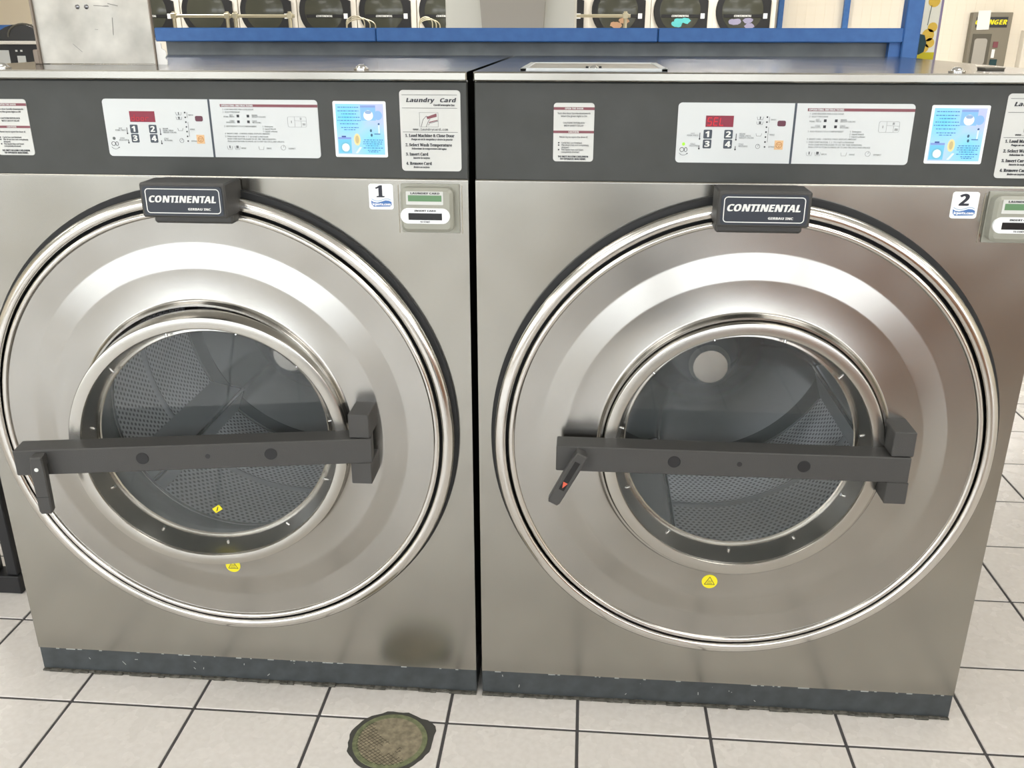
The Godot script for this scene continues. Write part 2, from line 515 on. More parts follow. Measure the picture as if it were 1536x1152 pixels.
func front_panel(w: float) -> MB:
	# sheet with a round opening, its top and side edges turned back
	var m := mb()
	var r := 0.49
	var y0 := 0.068
	var y1 := 1.2085
	var hw := w / 2
	var n := 160
	for j in n:
		var p := []
		for k in 2:
			var a := TAU * (j + k) / n
			var d := Vector2(cos(a), sin(a))
			var s := INF
			if absf(d.x) > 1e-6: s = minf(s, hw / absf(d.x))
			if d.y > 1e-6: s = minf(s, (y1 - AX) / d.y)
			if d.y < -1e-6: s = minf(s, (AX - y0) / -d.y)
			p.append(Vector3(d.x * r, AX + d.y * r, 0))
			p.append(Vector3(d.x * s, AX + d.y * s, 0))
		var f := Vector3(0, 0, 1)
		m.tri(p[0], p[1], p[3], f, f, f)
		m.tri(p[0], p[3], p[2], f, f, f)
	for c in [Vector2(hw, y1), Vector2(-hw, y1), Vector2(hw, y0), Vector2(-hw, y0)]:
		var d0: Vector2 = c - Vector2(0, AX)
		var a := fposmod(d0.angle(), TAU)
		var j0 := int(a / TAU * n)
		var q := []
		for k in 2:
			var b := TAU * (j0 + k) / n
			var d := Vector2(cos(b), sin(b))
			var s := minf(hw / maxf(absf(d.x), 1e-6), ((y1 - AX) if d.y > 0 else (AX - y0)) / maxf(absf(d.y), 1e-6))
			q.append(Vector3(d.x * s, AX + d.y * s, 0))
		var f := Vector3(0, 0, 1)
		m.tri(q[0], q[1], Vector3(c.x, c.y, 0), f, f, f)
	# rounded top edge, turned back sides
	var e := 0.004
	var prev := Vector2(y1, 0)
	var pn := Vector3(0, 0, 1)
	for k in range(1, 5):
		var a := PI / 2 * k / 4
		var cur := Vector2(y1 + e * sin(a), -e + e * cos(a))
		var nn := Vector3(0, sin(a), cos(a))
		m.tri(Vector3(-hw, prev.x, prev.y), Vector3(hw, prev.x, prev.y), Vector3(hw, cur.x, cur.y), pn, pn, nn)
		m.tri(Vector3(-hw, prev.x, prev.y), Vector3(hw, cur.x, cur.y), Vector3(-hw, cur.x, cur.y), pn, nn, nn)
		prev = cur; pn = nn
	for s in [-1.0, 1.0]:
		m.quad(Vector3(s * hw, y0, 0), Vector3(s * hw, y1, 0), Vector3(s * hw, y1, -0.02), Vector3(s * hw, y0, -0.02), Vector3(s, 0, 0))
	m.quad(Vector3(-hw, y1 + e, -e), Vector3(hw, y1 + e, -e), Vector3(hw, y1 + e, -0.02), Vector3(-hw, y1 + e, -0.02), Vector3(0, 1, 0))
	return m

func washer(at: Vector3, number: String, label: String, ajar: float, prot: float) -> Node3D:
	var W := 1.078
	var hw := W / 2
	var t := thing("washing_machine", label, "washing machine", at, "large steel washers")
	# --- cabinet
	put("kick_plate", mb().box(Vector3(-hw, 0.004, -0.95), Vector3(hw, 0.068, -0.002), 0.002), M.kick_paint, t)
	var ck := mb()
	var cr := RandomNumberGenerator.new(); cr.seed = int(number) * 17
	var x := -hw
	while x < hw - 0.001:
		var x2 := minf(x + cr.randf_range(0.012, 0.035), hw)
		ck.box(Vector3(x, 0.0, -0.03), Vector3(x2, cr.randf_range(0.004, 0.0075), cr.randf_range(0.003, 0.008)), 0.001)
		x = x2
	put("sealant_bead", ck, M.caulk, t)
	var ch := mb()
	for k in 26:
		var cx := cr.randf_range(-hw, hw)
		var s := cr.randf_range(0.0015, 0.005)
		ch.box(Vector3(cx, 0.0655 - s * 0.3, -0.004), Vector3(cx + s * cr.randf_range(1.0, 4.0), 0.0682, -0.0012))
	for k in 9:
		var cx := cr.randf_range(-hw, hw * 0.2)
		var cy := cr.randf_range(0.015, 0.06)
		line2(ch, Vector2(cx, cy), Vector2(cx + cr.randf_range(-0.008, 0.008), cy + cr.randf_range(-0.01, 0.01)), 0.0016, -0.0013)
	put("chipped_paint", ch, M.paint_chip, t).set_meta("kind", "stuff")
	put("front_panel", front_panel(W), M.steel_front, t)
	for s in [-1.0, 1.0]:
		put("side_panel", mb().box(Vector3(s * hw - (0.003 if s > 0 else 0.0), 0.068, -1.05), Vector3(s * hw + (0.003 if s < 0 else 0.0), 1.39, -0.02)), M.steel_front, t)
	put("rear_panel", mb().box(Vector3(-hw, 0.068, -1.052), Vector3(hw, 1.39, -1.05)), M.steel_front, t)
	put("control_band", mb().box(Vector3(-hw, 1.2, -0.03), Vector3(hw, 1.389, -0.004), 0.002), M.panel_paint, t)
	put("top_panel", mb().box(Vector3(-hw - 0.001, 1.3912, -1.06), Vector3(hw + 0.001, 1.4065, 0.0)), M.steel_top, t)
	put("top_trim", mb().box(Vector3(-hw - 0.001, 1.3905, 0.0), Vector3(hw + 0.001, 1.407, 0.006), 0.0025), M.steel_front, t)
	# --- door opening
	put("door_gasket", mb().lathe([Vector2(0.462, 0.010), Vector2(0.5095, 0.010), Vector2(0.512, 0.008), Vector2(0.512, -0.004)], 128, Vector3(0, AX + 0.004, 0)), M.rubber, t)
	put("clamp_ring", mb().lathe([Vector2(0.479, 0.012), Vector2(0.479, 0.029), Vector2(0.482, 0.033), Vector2(0.487, 0.0345), Vector2(0.499, 0.0315), Vector2(0.5025, 0.028), Vector2(0.5035, 0.021), Vector2(0.5035, 0.0125)], 144, Vector3(0, AX, 0)), M.steel_polished, t)
	var bead := []
	for k in 13:
		var a := PI - PI * k / 12.0
		bead.append(Vector2(0.4675 + 0.0065 * cos(a), 0.0285 + 0.0065 * sin(a)))
	put("rolled_edge", mb().lathe(bead, 144, Vector3(0, AX, 0)), M.steel_polished, t)
	put("door_surround", mb().lathe([Vector2(0.2795, -0.07), Vector2(0.2795, 0.046), Vector2(0.282, 0.05), Vector2(0.286, 0.05), Vector2(0.2885, 0.047), Vector2(0.2895, 0.043), Vector2(0.292, 0.0395), Vector2(0.296, 0.0382), Vector2(0.3545, 0.038), Vector2(0.3565, 0.0379), Vector2(0.3585, 0.0376), Vector2(0.405, 0.0294), Vector2(0.407, 0.0291), Vector2(0.409, 0.029), Vector2(0.464, 0.029)], 160, Vector3(0, AX, 0)), M.steel_cover, t)
	# --- hinge block and brand block
	var hb := node("hinge_block", t, Vector3(prot, 0, 0))
	for y in [[0.711, 0.762], [0.608, 0.655]]:
		put("knuckle", mb().box(Vector3(0.274, y[0], 0.036), Vector3(0.316, y[1], 0.107), 0.0015), M.dark_paint, hb)
	var bb := node("brand_block", t, Vector3(prot - 0.012, 0, 0))
	put("mount", mb().box(Vector3(-0.078, 1.131, 0), Vector3(0.078, 1.2095, 0.062), 0.004), M.dark_paint, bb)
	put("housing", mb().box(Vector3(-0.082, 1.149, 0.03), Vector3(0.082, 1.213, 0.097), 0.003), M.dark_paint, bb)
	put("badge", mb().extrude(rrect(-0.076, 1.1535, 0.076, 1.207, 0.006), 0.096, 0.0985), M.badge_blue, bb)
	var fr := mb()
	var o := rrect(-0.0705, 1.158, 0.0705, 1.2025, 0.006)
	for k in o.size(): line2(fr, o[k], o[(k + 1) % o.size()], 0.0016, 0.0989)
	put("badge_border", fr, M.white_ink, bb)
	var br := mb()
	write(br, "CONTINENTAL", -0.0005, 1.1835, 0.0988, 0.0125, 1, "Droid Sans", true, 0.22, 1.07)
	write(br, "GIRBAU INC", 0.052, 1.1655, 0.0988, 0.0042, 2, "Droid Sans", true, 0.0, 1.3)
	put("badge_lettering", br, M.white_ink, bb)
	# --- drum
	var dr := node("drum", t, Vector3(0, AX, 0))
	var turns: Array = [-139.0, -19.0, 101.0] if number == "1" else [-104.0, -18.0, 128.0]
	put("perforated_shell", drum_mesh, M.steel_drum, dr)
	var seam := []
	for k in 7: seam.append(Vector2(DR - 0.006 * sin(PI * k / 6.0) + 0.0005, -0.503 - 0.024 * k / 6.0))
	seam.reverse()
	put("seam_ring", mb().lathe(seam, 128), M.steel_lifter, dr)
	put("front_lip", mb().lathe([Vector2(0.285, -0.075), Vector2(0.3, -0.085), Vector2(DR, -0.1), Vector2(DR + 0.002, -0.11)], 96), M.steel_back, dr)
	put("back_plate", mb().lathe([Vector2(0.052, -0.475), Vector2(0.07, -0.50), Vector2(0.10, -0.58), Vector2(0.15, -0.70), Vector2(0.22, -0.77), Vector2(0.26, -0.79), Vector2(0.385, -0.795), Vector2(0.40, -0.81), Vector2(DR + 0.004, -0.815)], 96), M.steel_back, dr)
	put("hub_cap", mb().lathe([Vector2(0.0, -0.458), Vector2(0.043, -0.458), Vector2(0.0445, -0.464), Vector2(0.053, -0.476)], 48), M.steel_ring, dr)
	for deg in turns:
		var a := deg_to_rad(deg)
		var lf := mb()
		var c := Vector2(cos(a), sin(a))
		var s := Vector2(-c.y, c.x)
		var P := [(c * cos(0.19) - s * sin(0.19)) * (DR - 0.004), c * 0.368 - s * 0.010, c * 0.364, c * 0.368 + s * 0.008, (c * cos(0.09) + s * sin(0.09)) * (DR - 0.004)]
		for w in 4:
			var d: Vector2 = (P[w + 1] - P[w]).normalized()
			var nn := Vector3(-d.y, d.x, 0)
			if nn.dot(Vector3(-c.x, -c.y, 0)) < 0: nn = -nn
			lf.quad(Vector3(P[w].x, P[w].y, -0.13), Vector3(P[w + 1].x, P[w + 1].y, -0.13), Vector3(P[w + 1].x, P[w + 1].y, -0.79), Vector3(P[w].x, P[w].y, -0.79), nn)
		for z in [-0.13, -0.79]:
			for w in range(1, 4):
				var nn := Vector3(0, 0, 1 if z > -0.5 else -1)
				lf.tri(Vector3(P[0].x, P[0].y, z), Vector3(P[w].x, P[w].y, z), Vector3(P[w + 1].x, P[w + 1].y, z), nn, nn, nn)
		put("lifter", lf, M.steel_lifter, dr)
		put("lifter_ridge", mb().tube([Vector3(c.x * 0.362, c.y * 0.362, -0.13), Vector3(c.x * 0.362, c.y * 0.362, -0.79)], 0.0055, 8), M.steel_ring, dr)
	put("outer_tub", mb().lathe([Vector2(DR + 0.03, -0.85), Vector2(DR + 0.03, -0.06)], 64).lathe([Vector2(0.0, -0.85), Vector2(DR + 0.03, -0.85)], 64).lathe([Vector2(DR + 0.03, -0.06), Vector2(0.279, -0.06)], 64), M.tub, t, Vector3(0, AX, 0))
	door(t, number, ajar, prot)
	controls(t, number)
	return t

func door(t: Node3D, number: String, ajar: float, prot: float) -> void:
	# everything that swings: its origin is the hinge axis
	var hx := 0.295 + prot
	var d := node("door", t, Vector3(hx, AX, 0.072))
	d.rotation.y = ajar
	var o := Vector3(-hx + prot * 0.4, 0, -0.072)
	put("window_ring", mb().lathe([Vector2(0.236, -0.004), Vector2(0.2385, 0.006), Vector2(0.2525, 0.054), Vector2(0.2535, 0.0585), Vector2(0.2555, 0.061), Vector2(0.258, 0.0615), Vector2(0.2745, 0.0615), Vector2(0.277, 0.0605), Vector2(0.2785, 0.058), Vector2(0.2785, 0.004)], 144, o), M.steel_ring, d)
	put("window_glass", mb().lathe([Vector2(0.0, 0.004), Vector2(0.241, 0.004)], 96, o), M.pane, d)
	put("glass_seal", mb().lathe([Vector2(0.232, 0.0045), Vector2(0.2345, 0.007), Vector2(0.24, 0.006)], 96, o), M.steel_ring, d)
	for k in 11:
		var a := TAU * (k + 0.25) / 11.0
		var c := Vector3(cos(a), sin(a), 0)
		var bt := mb().tube([o + c * 0.2475 + Vector3(0, 0, 0.02), o + c * 0.2405 + Vector3(0, 0, 0.022), o + c * 0.2385 + Vector3(0, 0, 0.0225)], 0.0032, 8)
		put("bolt", bt, M.chrome, d)
	if number == "1":
		var tg := Transform3D(Basis(Vector3(0, 0, 1), 0.55), o + Vector3(-0.018, -0.172, 0.0048))
		put("warning_tag", mb().xbox(tg, Vector3(0.018, 0.013, 0.0006)), M.yellow, d)
		put("warning_tag_mark", mb().xbox(tg * Transform3D(Basis(Vector3(0, 0, 1), 0.7), Vector3(0, 0, 0.0005)), Vector3(0.01, 0.002, 0.0004)), M.ink, d)
	# locking bar
	var bx0 := (-0.372 if number == "2" else -0.384) - 0.295
	var bx1 := 0.0185
	var zf := 0.108 - 0.072
	put("locking_bar", mb().box(Vector3(bx0, -0.025, 0.0585 - 0.072), Vector3(bx1, 0.029, zf), 0.002), M.dark_paint, d)
	for px in [-0.139, 0.112]:
		put("plug", mb().extrude(disc(px - 0.295, 0.0035, 0.0125, 28), zf - 0.001, zf + 0.0012, Transform3D(), 0.0006), M.black, d)
	put("set_screw", mb().extrude(disc(-0.012 - 0.295, 0.0035, 0.0052, 16), zf - 0.001, zf + 0.0006), M.black, d)
	# lever
	var lx := (-0.326 if number == "2" else -0.331) - 0.295
	var lv := node("handle", d, Vector3(lx, 0.013, zf))
	lv.rotation.z = deg_to_rad(-27.0) if number == "2" else 0.0
	var prof := PackedVector2Array([Vector2(-0.0105, 0.012), Vector2(0.0125, 0.012), Vector2(0.0135, -0.02), Vector2(0.0125, -0.105), Vector2(0.0095, -0.111), Vector2(-0.0095, -0.111), Vector2(-0.0125, -0.105), Vector2(-0.0135, -0.02)])
	var body := mb().extrude(prof, 0.012, 0.028, Transform3D(), 0.0025)
	body.box(Vector3(-0.0105, -0.012, -0.001), Vector3(0.0105, 0.011, 0.014), 0.001)
	put("lever", body, M.dark_paint, lv)
	if number == "2":
		put("lever_inlay", mb().box(Vector3(-0.0055, -0.075, 0.027), Vector3(0.0055, -0.006, 0.0284)), M.black_gloss, lv)
		put("arrow_mark", mb().extrude(PackedVector2Array([Vector2(-0.005, -0.056), Vector2(0.005, -0.056), Vector2(0.0, -0.07)]), 0.028, 0.0287), M.red_mark, lv)
	else:
		put("pivot_pin", mb().extrude(disc(-0.001, -0.013, 0.004, 14), 0.027, 0.0288), M.white_ink, lv)
		put("lever_groove", mb().box(Vector3(-0.012, -0.074, 0.027), Vector3(0.012, -0.0725, 0.0283)), M.black, lv)

func seg7(m: MB, s: String, x: float, y: float, h: float, z: float) -> void:
	var w := h * 0.52
	var g := {"S": "afgcd", "E": "afged", "L": "fed", "d": "bcdeg", "o": "cdeg", "r": "eg", " ": ""}
	for c in s:
		for k in g[c]:
			var hh := h / 2
			var q: Array = {"a": [0, h, w, h], "g": [0, hh, w, hh], "d": [0, 0, w, 0], "f": [0, hh, 0, h], "e": [0, 0, 0, hh], "b": [w, hh, w, h], "c": [w, 0, w, hh]}[k]
			line2(m, Vector2(x + q[0] + q[1] * 0.1, y + q[1]), Vector2(x + q[2] + q[3] * 0.1, y + q[3]), h * 0.13, z)
		x += w * 1.65

func controls(t: Node3D, number: String) -> void:
	var z := -0.004
	# --- caution plate
	var cp := node("caution_plate", t)
	put("plate", mb().extrude(rrect(-0.392, 1.2475, -0.317, 1.353, 0.006), z, z + 0.0012), M.sign_plate, cp)
	var zz := z + 0.0016
	var mr := mb()
	bar2(mr, -0.392, 1.3405, -0.317, 1.3455, zz); bar2(mr, -0.392, 1.299, -0.317, 1.3035, zz)
	put("red_band", mr, M.maroon_ink, cp)
	var wl := mb()
	write(wl, "OPEN THE DOOR", -0.3545, 1.343, zz, 0.0031, 1, "Droid Sans", true); write(wl, "CAUTION", -0.3545, 1.3013, zz, 0.0031, 1, "Droid Sans", true)
	put("band_lettering", wl, M.sign_plate, cp)
	var tx := mb()
	for l in [["Turn the door handle downwards", 1.3345, 1, false], ["when the green light is ON", 1.3295, 1, false], ["CAUTION! INTERLOCK", 1.3175, 1, false], ["WITH SAFETY DELAY", 1.3125, 1, false], ["Never try to open the door if:", 1.292, 1, false]]:
		write(tx, l[0], -0.3545, l[1], zz, 0.0029, l[2], "Droid Sans", l[3])
	var y := 1.2815
	for l in ["Cycle has not finished.", "The drum has not completely", "stopped.", "The water has not been", "completely drained."]:
		write(tx, l, -0.377, y, zz, 0.0028)
		if not l in ["stopped.", "completely drained."]: bar2(tx, -0.383, y - 0.0012, -0.3805, y + 0.0012, zz)
		y -= 0.0042
	write(tx, "DO NOT ALLOW CHILDREN", -0.3545, 1.2565, zz, 0.0032, 1, "Droid Sans", true)
	write(tx, "TO OPERATE MACHINE.", -0.3545, 1.252, zz, 0.0032, 1, "Droid Sans", true)
	put("lettering", tx, M.ink, cp)
	# --- control plate
	var k := node("control_plate", t)
	put("plate", mb().extrude(rrect(-0.1645, 1.248, 0.2555, 1.355, 0.007), z, z + 0.0012), M.plate, k)
	var dk := mb()
	bar2(dk, 0.0435, 1.248, 0.0475, 1.355, zz)
	put("divider", dk, M.key, k)
	put("display", mb().box(Vector3(-0.1135, 1.3125, z), Vector3(-0.0635, 1.3325, zz)), M.red_glass, k)
	var sg := mb()
	if number == "2": seg7(sg, "SEL", -0.1105, 1.3155, 0.013, zz + 0.0004)
	else: seg7(sg, "door", -0.1105, 1.3155, 0.011, zz + 0.0004)
	put("display_digits", sg, M.led_red if number == "2" else M.led_red_dim, k)
	for b in [["1", -0.116, 1.2915], ["2", -0.0785, 1.2915], ["3", -0.116, 1.274], ["4", -0.0785, 1.274]]:
		put("key", mb().extrude(rrect(b[1], b[2], b[1] + 0.0155, b[2] + 0.016, 0.002), z, zz, Transform3D(), 0.0003), M.key, k)
	for b in [["1", -0.116, 1.2915], ["2", -0.0785, 1.2915], ["3", -0.116, 1.274], ["4", -0.0785, 1.274]]:
		var kl := mb()
		write(kl, b[0], b[1] + 0.0078, b[2] + 0.008, zz + 0.0002, 0.0105, 1, "Droid Sans", true, 0.0, 1.2)
		put("key_numeral", kl, M.white_ink, k)
	put("status_lamp", mb().extrude(disc(-0.151, 1.2815, 0.0029, 16), z, zz), M.led_green if number == "2" else M.led_off, k)
	var il := mb()
	arc2(il, Vector2(-0.1535, 1.2715), 0.0038, 0, TAU, 0.0009, zz)
	for e in 14:
		var a := TAU * e / 14; var b := TAU * (e + 1) / 14
		line2(il, Vector2(-0.1465 + 0.0026 * cos(a), 1.2715 + 0.0038 * sin(a)), Vector2(-0.1465 + 0.0026 * cos(b), 1.2715 + 0.0038 * sin(b)), 0.0009, zz)
	arc2(il, Vector2(-0.1505, 1.271), 0.0095, PI * 1.2, PI * 1.75, 0.0006, zz)
	il.extrude(disc(-0.1435, 1.2645, 0.0011, 8), z, zz)
	for th in [[-0.1225, 1.291], [-0.0565, 1.290], [-0.1225, 1.2735], [-0.0565, 1.2725]]:
		line2(il, Vector2(th[0], th[1]), Vector2(th[0], th[1] + (0.011 if th[1] > 1.28 else 0.006)), 0.0011, zz)
		il.extrude(disc(th[0], th[1], 0.0015, 10), z, zz)
	for e in 7: il.extrude(disc(-0.0035, 1.3305 - e * 0.0088, 0.0015, 10), z, zz)
	for yy in [[1.329, "I"], [1.3205, "II"]]:
		write(il, yy[1], -0.016, yy[0], zz, 0.004, 1, "Droid Sans", true)
		line2(il, Vector2(-0.0205, yy[0] - 0.003), Vector2(-0.0115, yy[0] - 0.003), 0.0004, zz)
		for s in [-1, 1]: line2(il, Vector2(-0.016 + s * 0.0045, yy[0] - 0.003), Vector2(-0.016 + s * 0.0058, yy[0] + 0.002), 0.0004, zz)
	line2(il, Vector2(0.0005, 1.331), Vector2(0.0005, 1.321), 0.0004, zz); line2(il, Vector2(0.0005, 1.313), Vector2(0.0005, 1.286), 0.0004, zz)
	arc2(il, Vector2(-0.016, 1.2785), 0.004, 0, TAU, 0.0005, zz)
	line2(il, Vector2(-0.016, 1.2785), Vector2(-0.0145, 1.282), 0.0005, zz)
	line2(il, Vector2(-0.02, 1.297), Vector2(-0.012, 1.297), 0.0004, zz)
	for s in [-1, 1]: line2(il, Vector2(-0.016 + s * 0.004, 1.297), Vector2(-0.016 + s * 0.0052, 1.3015), 0.0004, zz)
	put("symbols", il, M.ink, k)
	put("start_key", mb().extrude(rrect(0.0155, 1.3145, 0.0305, 1.3245, 0.003), z, zz), M.maroon, k)
	put("stop_key", mb().box(Vector3(0.014, 1.273, z), Vector3(0.0295, 1.2895, zz)), M.amber, k)
	var sr := mb()
	arc2(sr, Vector2(0.022, 1.2812), 0.0052, 0, TAU, 0.0011, zz + 0.0003)
	for e in 3:
		var a := PI / 2 + TAU * e / 3; var b := PI / 2 + TAU * (e + 1) / 3
		line2(sr, Vector2(0.022 + 0.0036 * cos(a), 1.2812 - 0.0036 * sin(a)), Vector2(0.022 + 0.0036 * cos(b), 1.2812 - 0.0036 * sin(b)), 0.0008, zz + 0.0003)
	put("stop_mark", sr, M.amber_dark, k)
	var mi := mb()
	bar2(mi, 0.067, 1.3415, 0.2555, 1.3465, zz)
	put("red_band", mi, M.maroon_ink, k)
	var wt := mb()
	write(wt, "OPERATING INSTRUCTIONS", 0.069, 1.344, zz, 0.0034, 0, "Droid Sans", true)
	put("band_lettering", wt, M.plate, k)
	var si := mb()
	for l in [["1  LOAD MACHINE AND CLOSE DOOR", 0.071, 1.337], ["2  SELECT PROGRAM", 0.071, 1.332], ["HOT", 0.083, 1.3265], ["PERM. PRESS", 0.072, 1.3235], ["WARM", 0.127, 1.3265], ["BRIGHT COLORS", 0.127, 1.3235], ["COLD", 0.083, 1.316], ["DELICATES", 0.076, 1.313], ["COLD", 0.127, 1.316], ["WOOLENS", 0.127, 1.313], ["3  ADD PRODUCT TO A COMPARTMENT", 0.071, 1.306], ["1  Detergent", 0.146, 1.306], ["2  Liquid bleach", 0.146, 1.3015], ["3  Liquid softener", 0.146, 1.297], ["4  INSERT CARD - CONTROL PANEL DISPLAYS AMOUNT", 0.071, 1.2925], ["5  PUSH START BUTTON  1  2  TO START A PROGRAM", 0.071, 1.287], ["PUSH START BUTTON AGAIN TO SEE THE TIME REMAINING", 0.075, 1.2825], ["PUSH STOP BUTTON TO PAUSE OR TO END THE CYCLE AND UNLOCK", 0.075, 1.278], ["WASH", 0.1, 1.2655], ["RINSE", 0.15, 1.2655], ["EXTRACT", 0.193, 1.2655], ["HOT", -0.139, 1.3005], ["PERM. PRESS", -0.146, 1.297], ["WARM", -0.051, 1.3005], ["PERM. PRESS", -0.051, 1.297], ["BRIGHT COLORS", -0.051, 1.2935], ["COLD", -0.139, 1.282], ["DELICATES", -0.141, 1.2785], ["COLD", -0.051, 1.282], ["WOOLENS", -0.051, 1.2785], ["WASH", 0.003, 1.326], ["RINSE", 0.003, 1.2995], ["EXTRACT", 0.003, 1.2777]]:
		write(si, l[0], l[1], l[2], zz, 0.0026)
	var box_ := rrect(0.196, 1.3055, 0.232, 1.3245, 0.003, 3)
	for e in box_.size(): line2(si, box_[e], box_[(e + 1) % box_.size()], 0.0004, zz)
	line2(si, Vector2(0.2095, 1.3055), Vector2(0.2095, 1.3245), 0.0004, zz); line2(si, Vector2(0.2095, 1.3175), Vector2(0.232, 1.3165), 0.0004, zz); line2(si, Vector2(0.222, 1.3055), Vector2(0.222, 1.317), 0.0004, zz)
	write(si, "I", 0.203, 1.315, zz, 0.004, 1, "Droid Sans", true); write(si, "II", 0.2215, 1.3208, zz, 0.0035, 1, "Droid Sans", true); write(si, "III", 0.227, 1.3105, zz, 0.0035, 1, "Droid Sans", true)
	for c in [0.074, 0.089, 0.136]:
		line2(si, Vector2(c, 1.263), Vector2(c + 0.008, 1.263), 0.0005, zz)
		line2(si, Vector2(c, 1.263), Vector2(c - 0.0012, 1.269), 0.0005, zz); line2(si, Vector2(c + 0.008, 1.263), Vector2(c + 0.0092, 1.269), 0.0005, zz)
	arc2(si, Vector2(0.183, 1.267), 0.0045, 0, TAU, 0.0006, zz)
	line2(si, Vector2(0.183, 1.267), Vector2(0.1845, 1.271), 0.0006, zz)
	put("small_print", si, M.soft_ink, k)
	for c in [[0.1, 1.325], [0.1195, 1.325], [0.1, 1.3145], [0.1195, 1.3145]]:
		var kp := mb()
		bar2(kp, c[0] - 0.0024, c[1] - 0.0024, c[0] + 0.0024, c[1] + 0.0024, zz)
		put("key_picture", kp, M.ink, k)
	var sk := mb()
	write(sk, "I", 0.078, 1.2675, zz, 0.0045, 1, "Droid Sans", true); write(sk, "II", 0.093, 1.2675, zz, 0.0045, 1, "Droid Sans", true)
	put("bath_numerals", sk, M.ink, k)
	# --- blue sticker
	var bs := node("info_sticker", t)
	put("backing", mb().extrude(rrect(0.2845, 1.251, 0.3855, 1.3535, 0.003), z, z + 0.0008), M.sticker_white, bs)
	var pm := MB.new()
	var f := Vector3(0, 0, 1)
	var q := [Vector3(0.2895, 1.3485, z + 0.0011), Vector3(0.3805, 1.3485, z + 0.0011), Vector3(0.3805, 1.256, z + 0.0011), Vector3(0.2895, 1.256, z + 0.0011)]
	pm.tri(q[0], q[1], q[2], f, f, f, Vector2(0, 0), Vector2(1, 0), Vector2(1, 1)); pm.tri(q[0], q[2], q[3], f, f, f, Vector2(0, 0), Vector2(1, 1), Vector2(0, 1))
	put("print", pm, M.sticker_print, bs)
	# --- card instructions
	var cs := node("card_sign", t)
	put("plate", mb().extrude(rrect(0.412, 1.2265, 0.5265, 1.374, 0.007), z, z + 0.0014), M.sign_plate, cs)
	var zc := z + 0.0018
	var ct := mb()
	for yy in [1.3655, 1.342, 1.2985]: line2(ct, Vector2(0.4165, yy), Vector2(0.5205, yy), 0.0006, zc)
	write(ct, "Laundry", 0.4245, 1.356, zc, 0.0072, 0, "Droid Sans", true, 0.25, 1.35); write(ct, "Card", 0.5185, 1.356, zc, 0.0072, 2, "Droid Sans", true, 0.25, 1.35)
	write(ct, "CardConcepts Inc", 0.516, 1.3475, zc, 0.0034, 2, "Droid Sans", true)
	write(ct, "www.laundrycard.com", 0.469, 1.3035, zc, 0.0042, 1, "Droid Sans Mono", false)
	y = 1.292
	for l in [["1. Load Machine & Close Door", "Ponga su en la maquina y cierre la puerta"], ["2. Select Wash Temperature", "Seleccione la temperatura del agua"], ["3. Insert Card", "Inserte la tarjeta"], ["4. Remove Card", "Retire su tarjeta"]]:
		write(ct, l[0], 0.4205, y, zc, 0.0052, 0, "Droid Serif", true, 0.0, 0.86)
		write(ct, l[1], 0.432 if l[1].length() > 20 else 0.4345, y - 0.0068, zc, 0.0032, 0, "Droid Serif", true, 0.2, 0.84)
		y -= 0.0172
	# hand
	for s in [[0.4515, 1.308, 0.4555, 1.321], [0.4555, 1.321, 0.4615, 1.3275], [0.4615, 1.3275, 0.4655, 1.3265], [0.461, 1.308, 0.4655, 1.3185], [0.4655, 1.3185, 0.469, 1.3225], [0.4655, 1.311, 0.4675, 1.3145], [0.4675, 1.3145, 0.484, 1.3185]]:
		line2(ct, Vector2(s[0], s[1]), Vector2(s[2], s[3]), 0.0007, zc)
	for s in [[0.449, 1.334, 0.484, 1.334], [0.449, 1.308, 0.484, 1.308], [0.449, 1.308, 0.449, 1.334], [0.484, 1.308, 0.484, 1.334]]: line2(ct, Vector2(s[0], s[1]), Vector2(s[2], s[3]), 0.0003, zc)
	put("lettering", ct, M.ink, cs)
	put("card_picture", mb().extrude(PackedVector2Array([Vector2(0.462, 1.326), Vector2(0.481, 1.3325), Vector2(0.4815, 1.3265), Vector2(0.464, 1.322)]), z, zc).extrude(PackedVector2Array([Vector2(0.466, 1.317), Vector2(0.483, 1.321), Vector2(0.483, 1.3195), Vector2(0.467, 1.3155)]), z, zc), M.maroon_ink, cs)
	# --- number sticker on the steel front
	var ns := node("number_sticker", t)
	put("backing", mb().extrude(rrect(0.345, 1.1525, 0.393, 1.2015, 0.005), 0.0, 0.0008), M.sticker_white, ns)
	var nm := mb()
	write(nm, number, 0.3675, 1.1865, 0.001, 0.0215, 1, "Droid Serif" if number == "1" else "Droid Sans", true, 0.0, 1.15)
	put("numeral", nm, M.navy_ink, ns)
	var wv := PackedVector2Array([Vector2(0.349, 1.1695), Vector2(0.354, 1.1665), Vector2(0.361, 1.1655), Vector2(0.369, 1.1675), Vector2(0.377, 1.17), Vector2(0.384, 1.1695), Vector2(0.389, 1.167), Vector2(0.389, 1.1615), Vector2(0.386, 1.1585), Vector2(0.354, 1.1575), Vector2(0.35, 1.1615)])
	put("wave_mark", mb().extrude(wv, 0.0, 0.0011), M.blue_ink, ns)
	var w2 := mb()
	var cv := [Vector2(0.35, 1.1725), Vector2(0.356, 1.1695), Vector2(0.363, 1.1685), Vector2(0.37, 1.1705), Vector2(0.377, 1.173), Vector2(0.383, 1.1728), Vector2(0.388, 1.1705)]
	for e in cv.size() - 1: line2(w2, cv[e], cv[e + 1], 0.0012, 0.0011)
	put("wave_crest", w2, M.pale_blue_ink, ns)
	var wx := mb()
	write(wx, "lcparts.com", 0.3695, 1.1625, 0.0012, 0.0046, 1, "Droid Sans", true)
	put("site_lettering", wx, M.sticker_white, ns)
	# --- card reader
	var r := node("card_reader", t)
